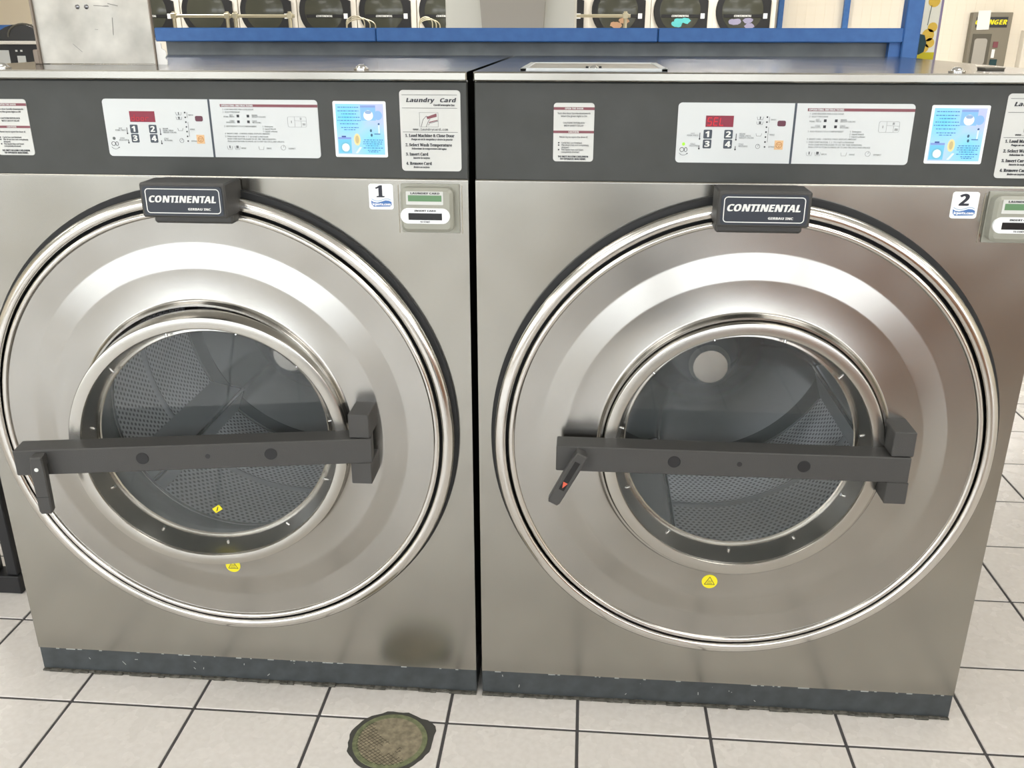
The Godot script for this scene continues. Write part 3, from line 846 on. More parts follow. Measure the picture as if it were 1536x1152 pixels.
	put("mount_plate", mb().box(Vector3(0.409, 1.109, 0.0), Vector3(0.522, 1.203, 0.004), 0.001), M.card_grey, r)
	put("housing", mb().extrude(rrect(0.4115, 1.1155, 0.5125, 1.1985, 0.012), 0.003, 0.03, Transform3D(), 0.006), M.card_grey, r)
	put("screen_bezel", mb().extrude(rrect(0.4235, 1.168, 0.4945, 1.193, 0.001), 0.029, 0.0312), M.sign_plate, r)
	put("screen", mb().box(Vector3(0.4275, 1.1745, 0.03), Vector3(0.4915, 1.186, 0.0316)), M.screen_green, r)
	put("slot_plate", mb().extrude(rrect(0.412, 1.132, 0.507, 1.1615, 0.0146, 8), 0.028, 0.0335, Transform3D(), 0.001), M.sticker_white, r)
	put("slot", mb().box(Vector3(0.4275, 1.1395, 0.032), Vector3(0.492, 1.1525, 0.0338)), M.black_gloss, r)
	var rl := mb()
	write(rl, "LAUNDRY CARD", 0.46, 1.1896, 0.0314, 0.0036, 1, "Droid Sans", true, 0.0, 1.5); write(rl, "INSERT CARD", 0.46, 1.157, 0.0337, 0.0034, 1, "Droid Sans", true, 0.0, 1.4); write(rl, "TO START", 0.459, 1.136, 0.0337, 0.0026, 1, "Droid Sans", true, 0.0, 1.2)
	put("lettering", rl, M.ink, r)
	# --- seam strip beside the reader on washer 2 shows as two upright lines
	var sl := mb()
	sl.box(Vector3(0.4025, 1.108, 0), Vector3(0.4035, 1.2, 0.001)); sl.box(Vector3(0.526, 1.108, 0), Vector3(0.527, 1.2, 0.001))
	put("sealant_strip", sl, M.sealant, t)
	# --- hot surface sticker
	var hx := -0.037 if number == "2" else -0.004
	var hy := 0.3665 if number == "2" else 0.352
	var hs := node("hot_sticker", t)
	put("backing", mb().extrude(disc(hx, hy, 0.0168, 28), 0.038, 0.0387), M.yellow, hs)
	var tr := mb()
	for e in 3:
		var a := PI / 2 + TAU * e / 3; var b := PI / 2 + TAU * (e + 1) / 3
		line2(tr, Vector2(hx + 0.0125 * cos(a), hy - 0.001 + 0.0125 * sin(a)), Vector2(hx + 0.0125 * cos(b), hy - 0.001 + 0.0125 * sin(b)), 0.0013, 0.039)
	for s in [-0.003, 0.0, 0.003]:
		line2(tr, Vector2(hx + s - 0.0008, hy - 0.002), Vector2(hx + s + 0.0008, hy + 0.001), 0.0009, 0.039); line2(tr, Vector2(hx + s + 0.0008, hy + 0.001), Vector2(hx + s, hy + 0.003), 0.0009, 0.039)
	line2(tr, Vector2(hx - 0.006, hy - 0.0045), Vector2(hx + 0.006, hy - 0.0045), 0.001, 0.039)
	put("warning_mark", tr, M.ink, hs)

func top_fittings(t: Node3D, number: String) -> void:
	# knobs along the front of the top, and the soap lid
	for kx in ([-0.385, 0.33] if number == "1" else [-0.321, 0.332]):
		var kn := node("lid_latch", t, Vector3(kx, 1.407, -0.06 if number == "1" else -0.045))
		put("dome", mb().lathe([Vector2(0.0, 0.01), Vector2(0.004, 0.0095), Vector2(0.008, 0.0075), Vector2(0.0105, 0.004), Vector2(0.011, 0.0)], 20), M.chrome, kn).rotation.x = -PI / 2
		put("base", mb().lathe([Vector2(0.010, 0.003), Vector2(0.0145, 0.0025), Vector2(0.0145, 0.0)], 20), M.steel_polished, kn).rotation.x = -PI / 2

# ------------------------------------------------------------------ the laundry around them
func ceiling_light(at: Vector3, size: Vector2, e: float) -> void:
	var o := thing("ceiling_light", "long white ceiling light panel", "light", at, "ceiling light panels")
	put("frame", mb().box(Vector3(-size.x / 2 - 0.03, -0.03, -size.y / 2 - 0.03), Vector3(size.x / 2 + 0.03, 0.0, size.y / 2 + 0.03), 0.004), M.ceiling, o)
	put("diffuser", mb().box(Vector3(-size.x / 2, -0.036, -size.y / 2), Vector3(size.x / 2, -0.03, size.y / 2)), M.diffuser, o)
	var l := AreaLight3D.new()
	l.name = "tube_light"
	o.add_child(l)
	l.position = Vector3(0, -0.04, 0)
	l.rotation.x = -PI / 2
	l.area_size = size
	l.light_energy = e
	l.light_color = Color(1.0, 0.99, 0.97)
	l.shadow_enabled = true
	l.area_range = 30.0
	l.area_attenuation = 2.0

func room() -> void:
	var X0 := -7.6
	var X1 := 6.4
	var Z0 := -10.25
	var Z1 := 4.6
	var H := 2.95
	# floor: a grout bed with tiles on it; the tiles that show are parts
	var s := 0.298
	var gx := -0.958
	var gz := 0.1037
	var fl := put("floor", mb().box(Vector3(X0 - 0.3, -0.2, Z0 - 0.3), Vector3(X1 + 0.3, -0.0025, Z1 + 0.3)), M.grout, self)
	struct(fl)
	var h := s / 2 - 0.0036
	var tm := mb().box(Vector3(-h, -0.008, -h), Vector3(h, 0.0, h), 0.0012).mesh()
	var rest := mb()
	for i in range(-24, 26):
		for j in range(-36, 17):
			var c := Vector3(gx + (i + 0.5) * s, 0, gz + (j + 0.5) * s)
			if c.x - h < X0 or c.x + h > X1 or c.z - h < Z0 or c.z + h > Z1: continue
			var near := c.z > -3.6 and c.z < 0.5 and ((c.x > -1.9 and c.x < -0.9) or (c.z > -0.3 and absf(c.x) < 1.8) or (c.x > 0.9 and c.x < 3.0))
			var hid := absf(c.x) < 0.9 and c.z < -0.3
			if near and not hid:
				put("tile", tm, M.tile, fl, c)
			else:
				rest.box(c + Vector3(-h, -0.008, -h), c + Vector3(h, 0.0, h))
	var ro := put("tiling", rest, M.tile, fl)
	ro.set_meta("kind", "stuff")
	struct(put("ceiling", mb().box(Vector3(X0 - 0.3, H, Z0 - 0.3), Vector3(X1 + 0.3, H + 0.2, Z1 + 0.3)), M.ceiling, self))
	struct(put("wall_left", mb().box(Vector3(X0 - 0.2, -0.0025, Z0), Vector3(X0, H, Z1)), M.cream, self))
	struct(put("wall_right", mb().box(Vector3(X1, -0.0025, Z0), Vector3(X1 + 0.2, H, Z1)), M.cream, self))
	var wb := put("wall_back", mb().box(Vector3(X0 - 0.2, -0.0025, Z0 - 0.2), Vector3(X1 + 0.2, H, Z0)), M.cream, self)
	struct(wb)
	var wt := mb()
	var p := 0.108
	for i in 37:
		for j in 18:
			var a := Vector3(2.34 + i * p, 0.55 + j * p, Z0)
			wt.box(a + Vector3(0.001, 0.001, 0), a + Vector3(p - 0.001, p - 0.001, 0.002))
	put("wall_tiling", wt, M.wall_tile, wb).set_meta("kind", "stuff")
	# shopfront behind the camera: sill wall, posts, head, panes
	var wf := mb()
	wf.box(Vector3(X0 - 0.2, -0.0025, Z1), Vector3(X1 + 0.2, 0.3, Z1 + 0.2))
	wf.box(Vector3(X0 - 0.2, 2.55, Z1), Vector3(X1 + 0.2, H, Z1 + 0.2))
	var posts := [-7.7, -5.6, -3.7, -1.8, 0.1, 2.0, 3.9, 5.2, 6.5]
	for q in posts: wf.box(Vector3(q - 0.1, 0.3, Z1), Vector3(q + 0.1, 2.55, Z1 + 0.2))
	struct(put("wall_front", wf, M.cream, self))
	for i in posts.size() - 1:
		var w := Node3D.new()
		w.name = "window_%d" % (i + 1)
		add_child(w)
		struct(w)
		var a: float = posts[i] + 0.1
		var b: float = posts[i + 1] - 0.1
		var fm := mb()
		fm.box(Vector3(a, 0.3, Z1 + 0.06), Vector3(b, 0.36, Z1 + 0.12), 0.004); fm.box(Vector3(a, 2.49, Z1 + 0.06), Vector3(b, 2.55, Z1 + 0.12), 0.004)
		fm.box(Vector3(a, 0.36, Z1 + 0.06), Vector3(a + 0.05, 2.49, Z1 + 0.12), 0.004); fm.box(Vector3(b - 0.05, 0.36, Z1 + 0.06), Vector3(b, 2.49, Z1 + 0.12), 0.004)
		put("window_frame", fm, M.alu, w)
		put("pane", pane_mesh(a + 0.05, 0.36, b - 0.05, 2.49, Z1 + 0.09), M.pane, w)
	struct(put("ground", mb().box(Vector3(-40, -0.3, Z1 + 0.3), Vector3(40, -0.02, 60)), M.asphalt, self))
	# ceiling lights
	for lx in [-4.6, -1.5, 1.6, 4.7]:
		for lz in [-8.2, -3.6, 0.6, 3.2]:
			ceiling_light(Vector3(lx, H, lz), Vector2(1.2, 0.55), 2.1 if lz > -5.0 else 8.0)

func pane_mesh(x0: float, y0: float, x1: float, y1: float, z: float) -> MB:
	var m := mb()
	m.quad(Vector3(x0, y0, z), Vector3(x1, y0, z), Vector3(x1, y1, z), Vector3(x0, y1, z), Vector3(0, 0, 1))
	return m

func bulkhead() -> void:
	var o := thing("shelf_bulkhead", "grey service partition with a bright blue ledge behind the two washers", "partition", Vector3.ZERO)
	var y1 := 1.4815
	var y0 := 1.442
	for b in [[-1.115, -0.428], [-0.426, 0.415], [0.417, 1.118]]:
		put("ledge_board", mb().box(Vector3(b[0], y0, -1.75), Vector3(b[1], y1, -1.15), 0.003), M.blue, o)
	put("back_panel", mb().box(Vector3(-1.1, 0.0, -1.72), Vector3(1.086, y0, -1.19)), M.grey_wall, o)
	put("end_panel", mb().box(Vector3(1.086, 0.0, -1.72), Vector3(1.118, y0, -1.165)), M.blue, o)
	put("end_post", mb().box(Vector3(1.118, 0.0, -1.19), Vector3(1.165, 2.3, -1.15), 0.003), M.blue, o)
	# poster on a slim panel behind the blue post
	var ps := thing("wall_poster", "tall narrow poster of yellow foliage beside the blue post", "poster", Vector3(1.196, 0, -1.3))
	put("stand", mb().box(Vector3(-0.004, 0.0, -0.03), Vector3(0.075, 1.8, -0.004), 0.003), M.poster_edge, ps)
	put("sheet", mb().box(Vector3(-0.002, 1.355, -0.004), Vector3(0.0655, 1.79, 0.0)), M.poster_sky, ps)
	put("meadow", mb().box(Vector3(-0.002, 1.387, 0.0), Vector3(0.0655, 1.413, 0.001)), M.poster_green, ps)
	var fo := mb()
	for q in [[0.04, 1.462, 0.018], [0.05, 1.484, 0.014], [0.048, 1.44, 0.014], [0.034, 1.425, 0.013], [0.044, 1.557, 0.017], [0.036, 1.58, 0.016], [0.05, 1.6, 0.015], [0.04, 1.66, 0.02]]:
		var pl := disc(q[0], q[1], q[2], 14)
		for k in pl.size(): pl[k] = Vector2(minf(pl[k].x, 0.0653), pl[k].y)
		fo.extrude(pl, 0.0, 0.001)
	put("foliage_print", fo, M.poster_yellow, ps).set_meta("kind", "stuff")
	put("shrub_print", mb().extrude(PackedVector2Array([Vector2(0.0, 1.41), Vector2(0.0, 1.45), Vector2(0.012, 1.466), Vector2(0.03, 1.462), Vector2(0.038, 1.44), Vector2(0.034, 1.414), Vector2(0.02, 1.406)]), 0.0, 0.0018), M.poster_dark, ps)
	var st := mb()
	line2(st, Vector2(0.034, 1.49), Vector2(0.038, 1.545), 0.0016, 0.0012)
	put("stem_print", st, M.poster_dark, ps)

func soap_lids(w1: Node3D, w2: Node3D) -> void:
	var o := node("soap_lid", w1, Vector3(-0.873, 1.4065, -0.285) - w1.position)
	put("sheet", mb().box(Vector3(-0.108, 0.001, -0.004), Vector3(0.150, 0.139, 0.0), 0.0008), M.lid_metal, o)
	var ed := mb().box(Vector3(-0.112, 0.0, -0.03), Vector3(-0.107, 0.139, 0.006), 0.001)
	ed.box(Vector3(0.149, 0.0, -0.008), Vector3(0.1515, 0.139, 0.001)); ed.box(Vector3(-0.112, 0.138, -0.03), Vector3(0.1515, 0.1405, 0.0015))
	put("turned_edge", ed, M.lid_edge, o)
	for kx in [-0.008, 0.012]:
		put("rivet", mb().lathe([Vector2(0.0, 0.0035), Vector2(0.002, 0.0032), Vector2(0.0045, 0.002), Vector2(0.005, 0.0)], 14, Vector3(kx, 0.1165, 0.0)), M.steel_back, o)
	var sc := mb()
	var r := RandomNumberGenerator.new(); r.seed = 77
	for k in 3:
		var a := Vector2(r.randf_range(-0.07, 0.1), r.randf_range(0.015, 0.12))
		line2(sc, a, a + Vector2(r.randf_range(-0.015, 0.02), r.randf_range(-0.02, 0.02)), 0.0009, 0.0005)
	line2(sc, Vector2(0.028, 0.119), Vector2(0.062, 0.117), 0.0012, 0.0005); line2(sc, Vector2(0.063, 0.06), Vector2(0.066, 0.095), 0.0012, 0.0005); line2(sc, Vector2(0.06, 0.123), Vector2(0.082, 0.118), 0.0014, 0.0005)
	put("scratches", sc, M.scuff, o)
	put("hinge", mb().box(Vector3(-0.122, 0.0, -0.02), Vector3(-0.109, 0.03, 0.008), 0.002), M.lid_edge, o)
	var c := node("soap_lid", w2, Vector3(0.225, 1.4065, -0.18) - w2.position)
	var fr := mb()
	fr.box(Vector3(-0.135, 0, -0.16), Vector3(-0.123, 0.006, 0.16), 0.001); fr.box(Vector3(0.123, 0, -0.16), Vector3(0.135, 0.006, 0.16), 0.001)
	fr.box(Vector3(-0.135, 0, 0.148), Vector3(0.135, 0.006, 0.16), 0.001); fr.box(Vector3(-0.135, 0, -0.16), Vector3(0.135, 0.006, -0.148), 0.001)
	put("frame", fr, M.plate, c)
	put("sheet", mb().box(Vector3(-0.124, 0.0, -0.149), Vector3(0.124, 0.004, 0.149)), M.lid_metal, c)
	for kx in [-0.012, 0.012]:
		put("catch", mb().box(Vector3(kx - 0.0025, 0.004, 0.148), Vector3(kx + 0.0025, 0.0095, 0.157), 0.0006), M.black, c)
	# torn paper beside the raised lid
	var rag := PackedVector2Array([Vector2(0, 0), Vector2(0.02, 0), Vector2(0.0225, 0.007), Vector2(0.017, 0.013), Vector2(0.0215, 0.019), Vector2(0.02, 0.028), Vector2(0.012, 0.033), Vector2(0.0115, 0.043), Vector2(0.004, 0.046), Vector2(0.0, 0.05)])
	tag(put("paper_scrap", mb().extrude(rag, -0.0015, 0.0015), M.paper, self, Vector3(-0.7205, 1.4065, -0.29)), "torn white paper scrap standing beside the raised soap lid", "paper")

func floor_cover() -> void:
	var o := thing("floor_drain_cover", "round worn brass floor drain cover set in rough dark mortar", "drain cover", Vector3(-0.181, 0.0, 0.172))
	var r := RandomNumberGenerator.new(); r.seed = 5
	var pl := PackedVector2Array()
	for k in 48:
		var a := TAU * k / 48
		var rad := 0.0935 + r.randf_range(-0.0022, 0.003)
		if a > 0.15 and a < 1.0: rad += 0.013 * (1.0 - absf(a - 0.55) / 0.5)
		pl.append(Vector2(cos(a) * rad, sin(a) * rad))
	var up := Transform3D(Basis(Vector3(1, 0, 0), -PI / 2), Vector3.ZERO)
	put("mortar_ring", mb().extrude(pl, -0.001, 0.0012, up), M.mortar, o)
	var m := mb()
	var n := 40
	for k in n:
		var a := TAU * k / n
		var b := TAU * (k + 1) / n
		var f := Vector3(0, 1, 0)
		m.tri(Vector3(0, 0.003, 0), Vector3(cos(a) * 0.083, 0.003, -sin(a) * 0.083), Vector3(cos(b) * 0.083, 0.003, -sin(b) * 0.083), f, f, f, Vector2(0.5, 0.5), Vector2(0.5 + 0.5 * cos(a), 0.5 - 0.5 * sin(a)), Vector2(0.5 + 0.5 * cos(b), 0.5 - 0.5 * sin(b)))
		m.quad(Vector3(cos(a) * 0.083, 0.003, -sin(a) * 0.083), Vector3(cos(b) * 0.083, 0.003, -sin(b) * 0.083), Vector3(cos(b) * 0.084, 0.0, -sin(b) * 0.084), Vector3(cos(a) * 0.084, 0.0, -sin(a) * 0.084), Vector3(cos(a), 0.3, -sin(a)).normalized())
	put("cover_plate", m, M.bronze, o)

func black_rack() -> void:
	var o := thing("metal_rack", "black metal rack standing on the floor beside washer 1", "rack", Vector3(-1.36, 0, -0.33))
	put("base_rail", mb().box(Vector3(-0.6, 0.0, -0.03), Vector3(0.035, 0.055, 0.025), 0.003), M.black, o)
	for px in [0.012, -0.06, -0.56]:
		put("upright", mb().box(Vector3(px - (0.016 if px > 0 else 0.024), 0.055, -0.022), Vector3(px + (0.016 if px > 0 else 0.024), 1.05, 0.016), 0.003), M.black, o)
	put("top_rail", mb().box(Vector3(-0.6, 1.05, -0.03), Vector3(0.035, 1.09, 0.025), 0.003), M.black, o)
	put("rear_rail", mb().box(Vector3(-0.6, 0.0, -0.5), Vector3(-0.56, 0.05, -0.03), 0.003), M.black, o)

func far_washer() -> void:
	var o := thing("washing_machine", "partly hidden washer with black control band in the row beyond", "washing machine", Vector3(-3.25, 0, -3.6), "")
	put("body", mb().box(Vector3(-0.54, 0.0, -1.0), Vector3(0.54, 1.2, 0.0), 0.004), M.steel_front, o)
	put("control_band", mb().box(Vector3(-0.54, 1.2, -0.9), Vector3(0.54, 1.392, 0.0), 0.003), M.black, o)
	put("top_panel", mb().box(Vector3(-0.545, 1.392, -1.0), Vector3(0.545, 1.41, 0.008), 0.003), M.enamel, o)
	put("label_plate", mb().box(Vector3(-0.1, 1.22, 0.0), Vector3(0.13, 1.36, 0.003), 0.001), M.sign_plate, o)
	put("label_plate", mb().box(Vector3(0.175, 1.24, 0.0), Vector3(0.225, 1.33, 0.003), 0.001), M.sign_plate, o)
	put("lamp_mark", mb().box(Vector3(0.17, 1.352, 0.0), Vector3(0.182, 1.362, 0.003)).box(Vector3(0.2, 1.352, 0.0), Vector3(0.212, 1.362, 0.003)), M.white_ink, o)
	var ring := mb().lathe([Vector2(0.27, -0.005), Vector2(0.27, 0.05), Vector2(0.36, 0.04), Vector2(0.46, 0.02), Vector2(0.46, 0.0)], 64, Vector3(0, 0.68, 0))
	put("door_surround", ring, M.steel_cover, o)
	put("door_glass", mb().lathe([Vector2(0.0, 0.02), Vector2(0.27, 0.02)], 48, Vector3(0, 0.68, 0)), M.dryer_glass, o)
	# black curved hood on it
	var b := thing("black_bag", "black rounded bag lying on top of the far washer", "bag", Vector3(-3.07, 1.41, -3.72))
	var m := mb()
	var prof := PackedVector2Array()
	prof.append(Vector2(-0.16, 0.0))
	for k in 11:
		var a := PI - PI * k / 10.0
		prof.append(Vector2(0.13 * cos(a) - 0.005 + 0.03 * sin(a), 0.012 + 0.078 * sin(a)))
	prof.append(Vector2(0.15, 0.0))
	m.extrude(prof, -0.12, 0.1, Transform3D(), 0.012)
	put("shell", m, M.black_gloss, b)
	var hn := []
	for k in 13:
		var a := PI - PI * k / 12.0
		hn.append(Vector3(0.1 * cos(a) + 0.05, 0.02 + 0.072 * sin(a), 0.102))
	put("strap", mb().tube(hn, 0.005, 8), M.khaki_dark, b)
	# blue ledge behind that row
	var s := thing("blue_ledge", "blue ledge running behind the far washer row", "ledge", Vector3(-3.9, 0, -5.0))
	put("board", mb().box(Vector3(-2.0, 1.44, -0.6), Vector3(0.62, 1.5, 0.0), 0.003), M.blue, s)
	put("support", mb().box(Vector3(-2.0, 0.0, -0.56), Vector3(0.6, 1.44, -0.05)), M.grey_wall, s)

func dryers() -> void:
	var Z := -10.2
	var label := ["empty dark dryer at the end of the row, beside a blue trim strip", "second empty dark dryer from the blue trim strip", "third empty dark dryer from the blue trim strip", "empty dark dryer third from the pillar, above a curved cart handle", "empty dark dryer second from the pillar", "empty dark dryer half hidden by the white pillar's pale side", "dark dryer half hidden behind the white pillar, next to the one holding tan laundry", "dryer with tan laundry behind its round glass", "dryer with teal laundry behind its round glass", "dryer with lilac laundry behind its round glass"]
	var xs := [-4.93, -4.23, -3.53, -2.83, -2.13, -1.43, -0.15, 0.54, 1.235, 1.925]
	for i in xs.size():
		var full: bool = i >= 7
		var o := thing("clothes_dryer", label[i], "dryer", Vector3(xs[i], 0, Z + 0.75), "dryers along the far wall that hold laundry" if full else "dark empty dryers along the far wall")
		put("cabinet", mb().box(Vector3(-0.345, 0.0, -0.75), Vector3(0.345, 2.15, 0.0), 0.004), M.enamel, o)
		for yc in [1.665, 0.72]:
			# ring whose lower right corner is square
			var pl := PackedVector2Array()
			for k in 27:
				var a := PI * 0.22 + (PI * 1.5 - PI * 0.22) * k / 26.0
				pl.append(Vector2(cos(a) * 0.292 - 0.025, sin(a) * 0.292))
			pl.append(Vector2(0.285, -0.292)); pl.append(Vector2(0.285, 0.105)); pl.append(Vector2(0.235, 0.125))
			put("door", mb().extrude(pl, 0.0, 0.035, Transform3D(Basis(), Vector3(0, yc, 0)), 0.006), M.black, o)
			put("door_glass", mb().lathe([Vector2(0.0, 0.041), Vector2(0.215, 0.039), Vector2(0.228, 0.034)], 40, Vector3(-0.025, yc, 0)), M.dryer_glass, o)
			put("brand_band", mb().box(Vector3(-0.235, yc - 0.075, 0.034), Vector3(0.2, yc - 0.04, 0.044), 0.002), M.black, o)
			var tx := mb()
			write(tx, "CONTINENTAL", -0.02, yc - 0.057, 0.0445, 0.02, 1, "Droid Sans", true, 0.2, 1.0)
			put("lettering", tx, M.white_ink, o)
			put("door_sticker", mb().box(Vector3(0.205, yc - 0.085, 0.035), Vector3(0.25, yc - 0.03, 0.0365)), M.sticker_white, o)
			if full and yc > 1.0:
				var lc := mb()
				var cr := RandomNumberGenerator.new(); cr.seed = i
				for b in 4:
					var c := Vector2(cr.randf_range(-0.13, 0.06), yc - cr.randf_range(0.1, 0.17))
					var e := PackedVector2Array()
					for k in 12: e.append(c + Vector2(cos(TAU * k / 12) * 0.06, sin(TAU * k / 12) * 0.03).rotated(cr.randf_range(-0.3, 0.3)))
					if Geometry2D.triangulate_polygon(e).size(): lc.extrude(e, 0.038, 0.0415 + b * 0.0006)
				put("laundry", lc, [M.tan_cloth, M.teal_cloth, M.lilac_cloth][i - 7], o)
	for a in [[-5.295, -5.245], [2.275, 2.32], [2.435, 2.495], [3.195, 3.26], [3.92, 4.0]]:
		var k := put("trim_%d" % [[-5.295, 2.275, 2.435, 3.195, 3.92].find(a[0]) + 1], mb().box(Vector3(a[0], 0.0, Z - 0.04), Vector3(a[1], 2.6, Z + 0.02), 0.003), M.blue, self)
		struct(k)
	# pillar
	var p := thing("pillar", "square white pillar standing before the far dryers", "pillar", Vector3(-0.3, 0, -4.9))
	put("shaft", mb().box(Vector3(-0.41, 0.0, -0.4), Vector3(0.415, 2.95, 0.4), 0.006), M.pillar, p)
	var d := thing("hopper_box", "tapered grey metal box fixed to the white pillar", "box", Vector3(-0.275, 0, -4.5))
	var hp := mb()
	var lo := Vector2(0.176, 0.06)
	var hi := Vector2(0.235, 0.11)
	var q := func(w: Vector2, y: float): return [Vector3(-w.x, y, 0), Vector3(w.x, y, 0), Vector3(w.x, y, w.y), Vector3(-w.x, y, w.y)]
	var A: Array = q.call(lo, 1.2)
	var B: Array = q.call(hi, 2.1)
	for k in 4:
		var nn: Vector3 = [Vector3(0, 0, -1), Vector3(1, 0, 0), Vector3(0, -0.06, 1), Vector3(-1, 0, 0)][k]
		hp.quad(A[k], A[(k + 1) % 4], B[(k + 1) % 4], B[k], nn.normalized())
	hp.quad(A[0], A[1], A[2], A[3], Vector3(0, -1, 0)); hp.quad(B[0], B[1], B[2], B[3], Vector3(0, 1, 0))
	put("shell", hp, M.steel_grey, d)
	put("lid", mb().box(Vector3(-0.245, 2.1, 0.0), Vector3(0.245, 2.125, 0.12), 0.003), M.steel_grey, d)

func carts() -> void:
	var sets := [[-4.03, -3.47, true, "rolling laundry cart with a hanging rail before the leftmost empty dryers"], [-3.385, -2.82, true, "second rolling laundry cart with a hanging rail, its end overhanging"], [-0.02, 0.555, true, "rolling laundry cart with a tan hanging rail beside the pillar"]]
	for a in sets:
		var w: float = a[1] - a[0]
		var o := thing("laundry_cart", a[3], "cart", Vector3((a[0] + a[1]) / 2, 0, -8.0), "carts with hanging rails")
		put("hanging_rail", mb().tube([Vector3(-w / 2 - 0.03, 1.593, 0), Vector3(w / 2 + 0.05, 1.593, 0)], 0.016, 10), M.cart_steel, o)
		for s in [-1.0, 1.0]:
			put("pole", mb().tube([Vector3(s * w / 2, 0.12, 0), Vector3(s * w / 2, 1.635, 0)], 0.018, 10), M.cart_steel, o)
			put("pole_cap", mb().box(Vector3(s * w / 2 - 0.026, 1.57, -0.024), Vector3(s * w / 2 + 0.026, 1.62, 0.024), 0.004), M.cart_steel, o)
		basket(o, w)
	for a in [[-2.12, 0.31, "wire laundry cart with a curved handle before the middle dryers"], [-1.53, 0.24, "wire laundry cart with a curved handle left of the pillar"], [-1.1, 0.3, "wire laundry cart with a curved handle half behind the pillar"]]:
		var o := thing("laundry_cart", a[2], "cart", Vector3(a[0], 0, -8.0 if a[0] != -1.53 else -8.7), "wire carts with curved handles")
		for g in 3:
			var hp := []
			var w: float = a[1] * (0.95 - 0.18 * g)
			hp.append(Vector3(-w / 2, 0.8, 0.12 * (g - 1)))
			for k in 13:
				var b := PI - PI * k / 12.0
				hp.append(Vector3(w / 2 * cos(b), 1.5 + 0.066 * sin(b) + 0.012 * g, 0.12 * (g - 1)))
			hp.append(Vector3(w / 2, 0.8, 0.12 * (g - 1)))
			put("hoop", mb().tube(hp, 0.006, 6), M.cart_steel, o)
		basket(o, a[1] + 0.1)

func basket(o: Node3D, w: float) -> void:
	var m := mb()
	for y in [0.35, 0.55, 0.75, 0.85]:
		m.tube([Vector3(-w / 2, y, -0.25), Vector3(w / 2, y, -0.25), Vector3(w / 2, y, 0.25), Vector3(-w / 2, y, 0.25)], 0.006, 6, true)
	for k in 6:
		for s in [-0.25, 0.25]: m.tube([Vector3(-w / 2 + w * k / 5.0, 0.35, s), Vector3(-w / 2 + w * k / 5.0, 0.85, s)], 0.004, 5)
	put("basket", m, M.cart_steel, o)
	var f := mb()
	f.tube([Vector3(-w / 2, 0.12, -0.25), Vector3(w / 2, 0.12, -0.25), Vector3(w / 2, 0.12, 0.25), Vector3(-w / 2, 0.12, 0.25)], 0.012, 6, true)
	for s in [-1, 1]:
		for z in [-0.25, 0.25]: f.tube([Vector3(s * w / 2, 0.12, z), Vector3(s * w / 2, 0.35, z)], 0.01, 6)
		f.tube([Vector3(s * w / 2, 0.12, -0.25), Vector3(s * w / 2, 0.12, 0.25)], 0.02, 6)
	put("base_frame", f, M.cart_steel, o)
	for s in [-1, 1]:
		for z in [-0.25, 0.25]:
			var wh := put("wheel", mb().lathe([Vector2(0.0, 0.014), Vector2(0.05, 0.014), Vector2(0.055, 0.008), Vector2(0.055, -0.008), Vector2(0.05, -0.014), Vector2(0.0, -0.014)], 16), M.black, o, Vector3(s * w / 2, 0.055, z))
			wh.rotation.y = PI / 2

func changer() -> void:
	var o := thing("change_machine", "khaki grey change machine set in the far cream wall", "change machine", Vector3(4.89, 0, -10.244))
	put("case", mb().box(Vector3(-0.225, 1.06, 0.0), Vector3(0.225, 1.655, 0.1), 0.006), M.khaki, o)
	put("sign_panel", mb().box(Vector3(-0.18, 1.49, 0.1), Vector3(0.175, 1.605, 0.104)), M.ink, o)
	var t := mb()
	write(t, "CHANGER", -0.01, 1.548, 0.1042, 0.052, 1, "Droid Sans", true, 0.2, 1.05)
	put("lettering", t, M.yellow, o)
	put("hatch", mb().box(Vector3(-0.19, 1.08, 0.1), Vector3(0.02, 1.42, 0.11), 0.003), M.khaki_dark, o)
	put("hatch_door", mb().extrude(rrect(-0.165, 1.08, -0.02, 1.37, 0.03), 0.11, 0.116), M.steel_grey, o)
	put("bill_slot", mb().box(Vector3(0.055, 1.27, 0.1), Vector3(0.11, 1.335, 0.112), 0.002), M.maroon_ink, o)
	put("notice", mb().box(Vector3(0.055, 1.155, 0.1), Vector3(0.09, 1.25, 0.102)), M.sticker_white, o)
	put("coin_tray", mb().box(Vector3(0.05, 1.07, 0.1), Vector3(0.13, 1.14, 0.112), 0.002), M.poster_dark, o)
	var p := tag(put("paper_note", mb().box(Vector3(-0.07, -0.1, 0.0), Vector3(0.07, 0.11, 0.004), 0.0005), M.paper, self, Vector3(4.79, 1.565, -10.138)), "white paper note taped over the change machine's sign", "note")
	p.rotation.z = 0.04
	var d := thing("soap_dispenser", "white wall cabinet right of the change machine", "cabinet", Vector3(5.52, 0, -10.244))
	put("case", mb().box(Vector3(-0.24, 0.85, 0.0), Vector3(0.3, 1.46, 0.12), 0.006), M.enamel, d)
	put("recess", mb().box(Vector3(0.0, 0.9, 0.12), Vector3(0.28, 1.4, 0.128), 0.003), M.pillar, d)
	put("small_plate", mb().box(Vector3(-0.15, 1.22, 0.12), Vector3(-0.07, 1.3, 0.124)), M.steel_grey, d)
	put("lock", mb().extrude(disc(-0.19, 1.18, 0.012, 12), 0.12, 0.13), M.ink, d)
	# two small things left on the far right of washer 2's top
	var b := thing("coin_box", "small grey metal box lying on top of washer 2", "box", Vector3(0.98, 1.4065, -0.16))
	put("body", mb().box(Vector3(-0.016, 0.0, -0.02), Vector3(0.02, 0.0045, 0.02), 0.001), M.khaki_dark, b)
	put("lid", mb().box(Vector3(-0.017, 0.004, -0.021), Vector3(0.021, 0.0055, 0.021), 0.0005), M.khaki, b)

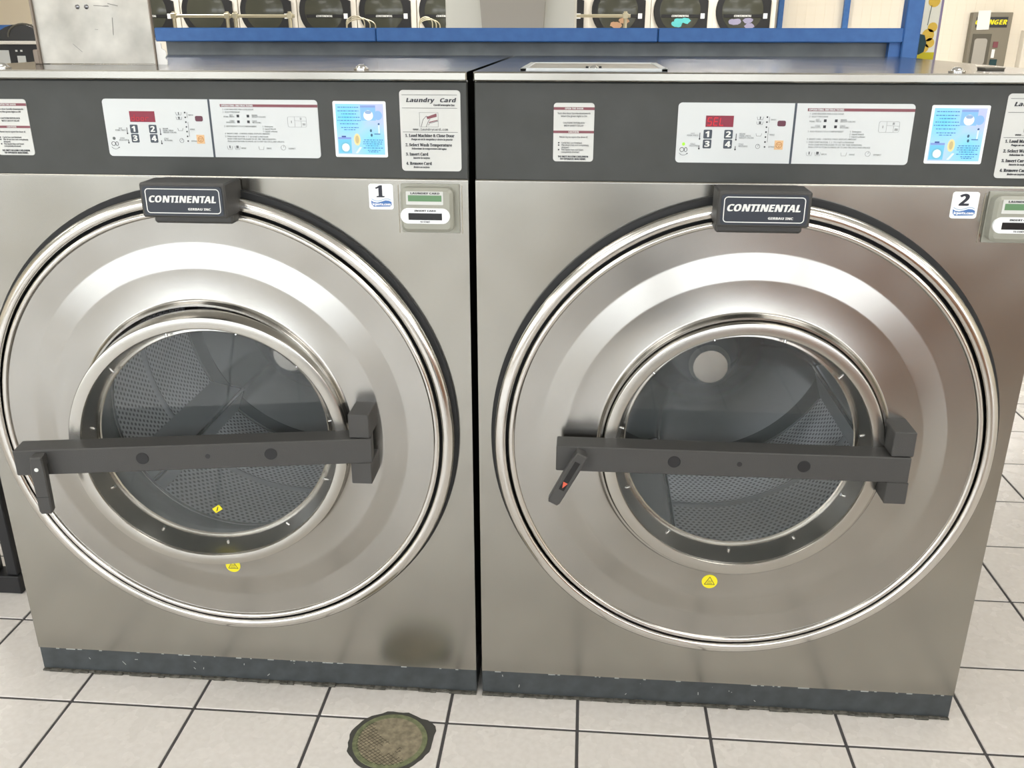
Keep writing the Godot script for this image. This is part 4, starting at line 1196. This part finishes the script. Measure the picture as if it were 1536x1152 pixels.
func behind_the_camera() -> void:
	# folding island and bin across the aisle: the steel mirrors them
	var o := thing("folding_table", "tan laminate folding island standing across the aisle from washer 2", "table", Vector3(1.9, 0, 2.75))
	put("plinth", mb().box(Vector3(-0.95, 0.0, -0.38), Vector3(0.95, 0.86, 0.38), 0.004), M.wood, o)
	put("table_top", mb().box(Vector3(-1.0, 0.86, -0.43), Vector3(1.0, 0.9, 0.43), 0.004), M.wood, o)
	var b := thing("waste_bin", "dark grey waste bin beside the tan folding island", "bin", Vector3(0.5, 0, 2.95))
	put("body", mb().box(Vector3(-0.19, 0.0, -0.19), Vector3(0.19, 0.82, 0.19), 0.02), M.dark_paint, b)
	put("lid", mb().box(Vector3(-0.2, 0.82, -0.2), Vector3(0.2, 0.94, 0.2), 0.03), M.black, b)

func _ready() -> void:
	rng.seed = 1
	# camera, sky, sun, exposure
	var cam := Camera3D.new()
	cam.name = "camera"
	add_child(cam)
	cam.position = Vector3(0.2174, 1.4812, 1.753)
	cam.rotation = Vector3(-0.3715, 0.0798, 0.0007)
	cam.fov = rad_to_deg(2.0 * atan(576.0 / 1370.7))
	cam.near = 0.05
	cam.far = 200.0
	cam.current = true
	var we := WorldEnvironment.new()
	we.name = "environment"
	var env := Environment.new()
	env.background_mode = Environment.BG_SKY
	var sky := Sky.new()
	var sm := ProceduralSkyMaterial.new()
	sm.sky_top_color = Color(0.86, 0.89, 0.92)
	sm.sky_horizon_color = Color(0.93, 0.94, 0.95)
	sm.ground_horizon_color = Color(0.7, 0.7, 0.68)
	sm.ground_bottom_color = Color(0.5, 0.5, 0.48)
	sm.sky_energy_multiplier = 2.6
	sky.sky_material = sm
	env.sky = sky
	env.tonemap_mode = Environment.TONE_MAPPER_LINEAR
	env.tonemap_exposure = 0.75
	env.sdfgi_enabled = true; env.ssao_enabled = true; env.ssil_enabled = true
	we.environment = env
	add_child(we)
	var sun := DirectionalLight3D.new()
	sun.name = "sun"
	sun.rotation_degrees = Vector3(-58, 160, 0)
	sun.light_energy = 3.0
	sun.light_angular_distance = 0.5
	sun.shadow_enabled = true
	add_child(sun)
	materials()
	var st := mat("sticker_print", Color.WHITE, 0.4)
	st.albedo_texture = sticker_print()
	st.texture_repeat = false
	drum_mesh = perforated()
	room()
	var w1 := washer(Vector3(-0.546, 0, 0), "1", "stainless steel front-load washer numbered 1, its window door standing slightly ajar", deg_to_rad(9.4), 0.028)
	var w2 := washer(Vector3(0.546, 0, 0), "2", "stainless steel front-load washer numbered 2, its window door latched shut", 0.0, 0.0)
	top_fittings(w1, "1")
	top_fittings(w2, "2")
	bulkhead()
	soap_lids(w1, w2)
	floor_cover()
	black_rack()
	far_washer()
	dryers()
	carts()
	changer()
	behind_the_camera()
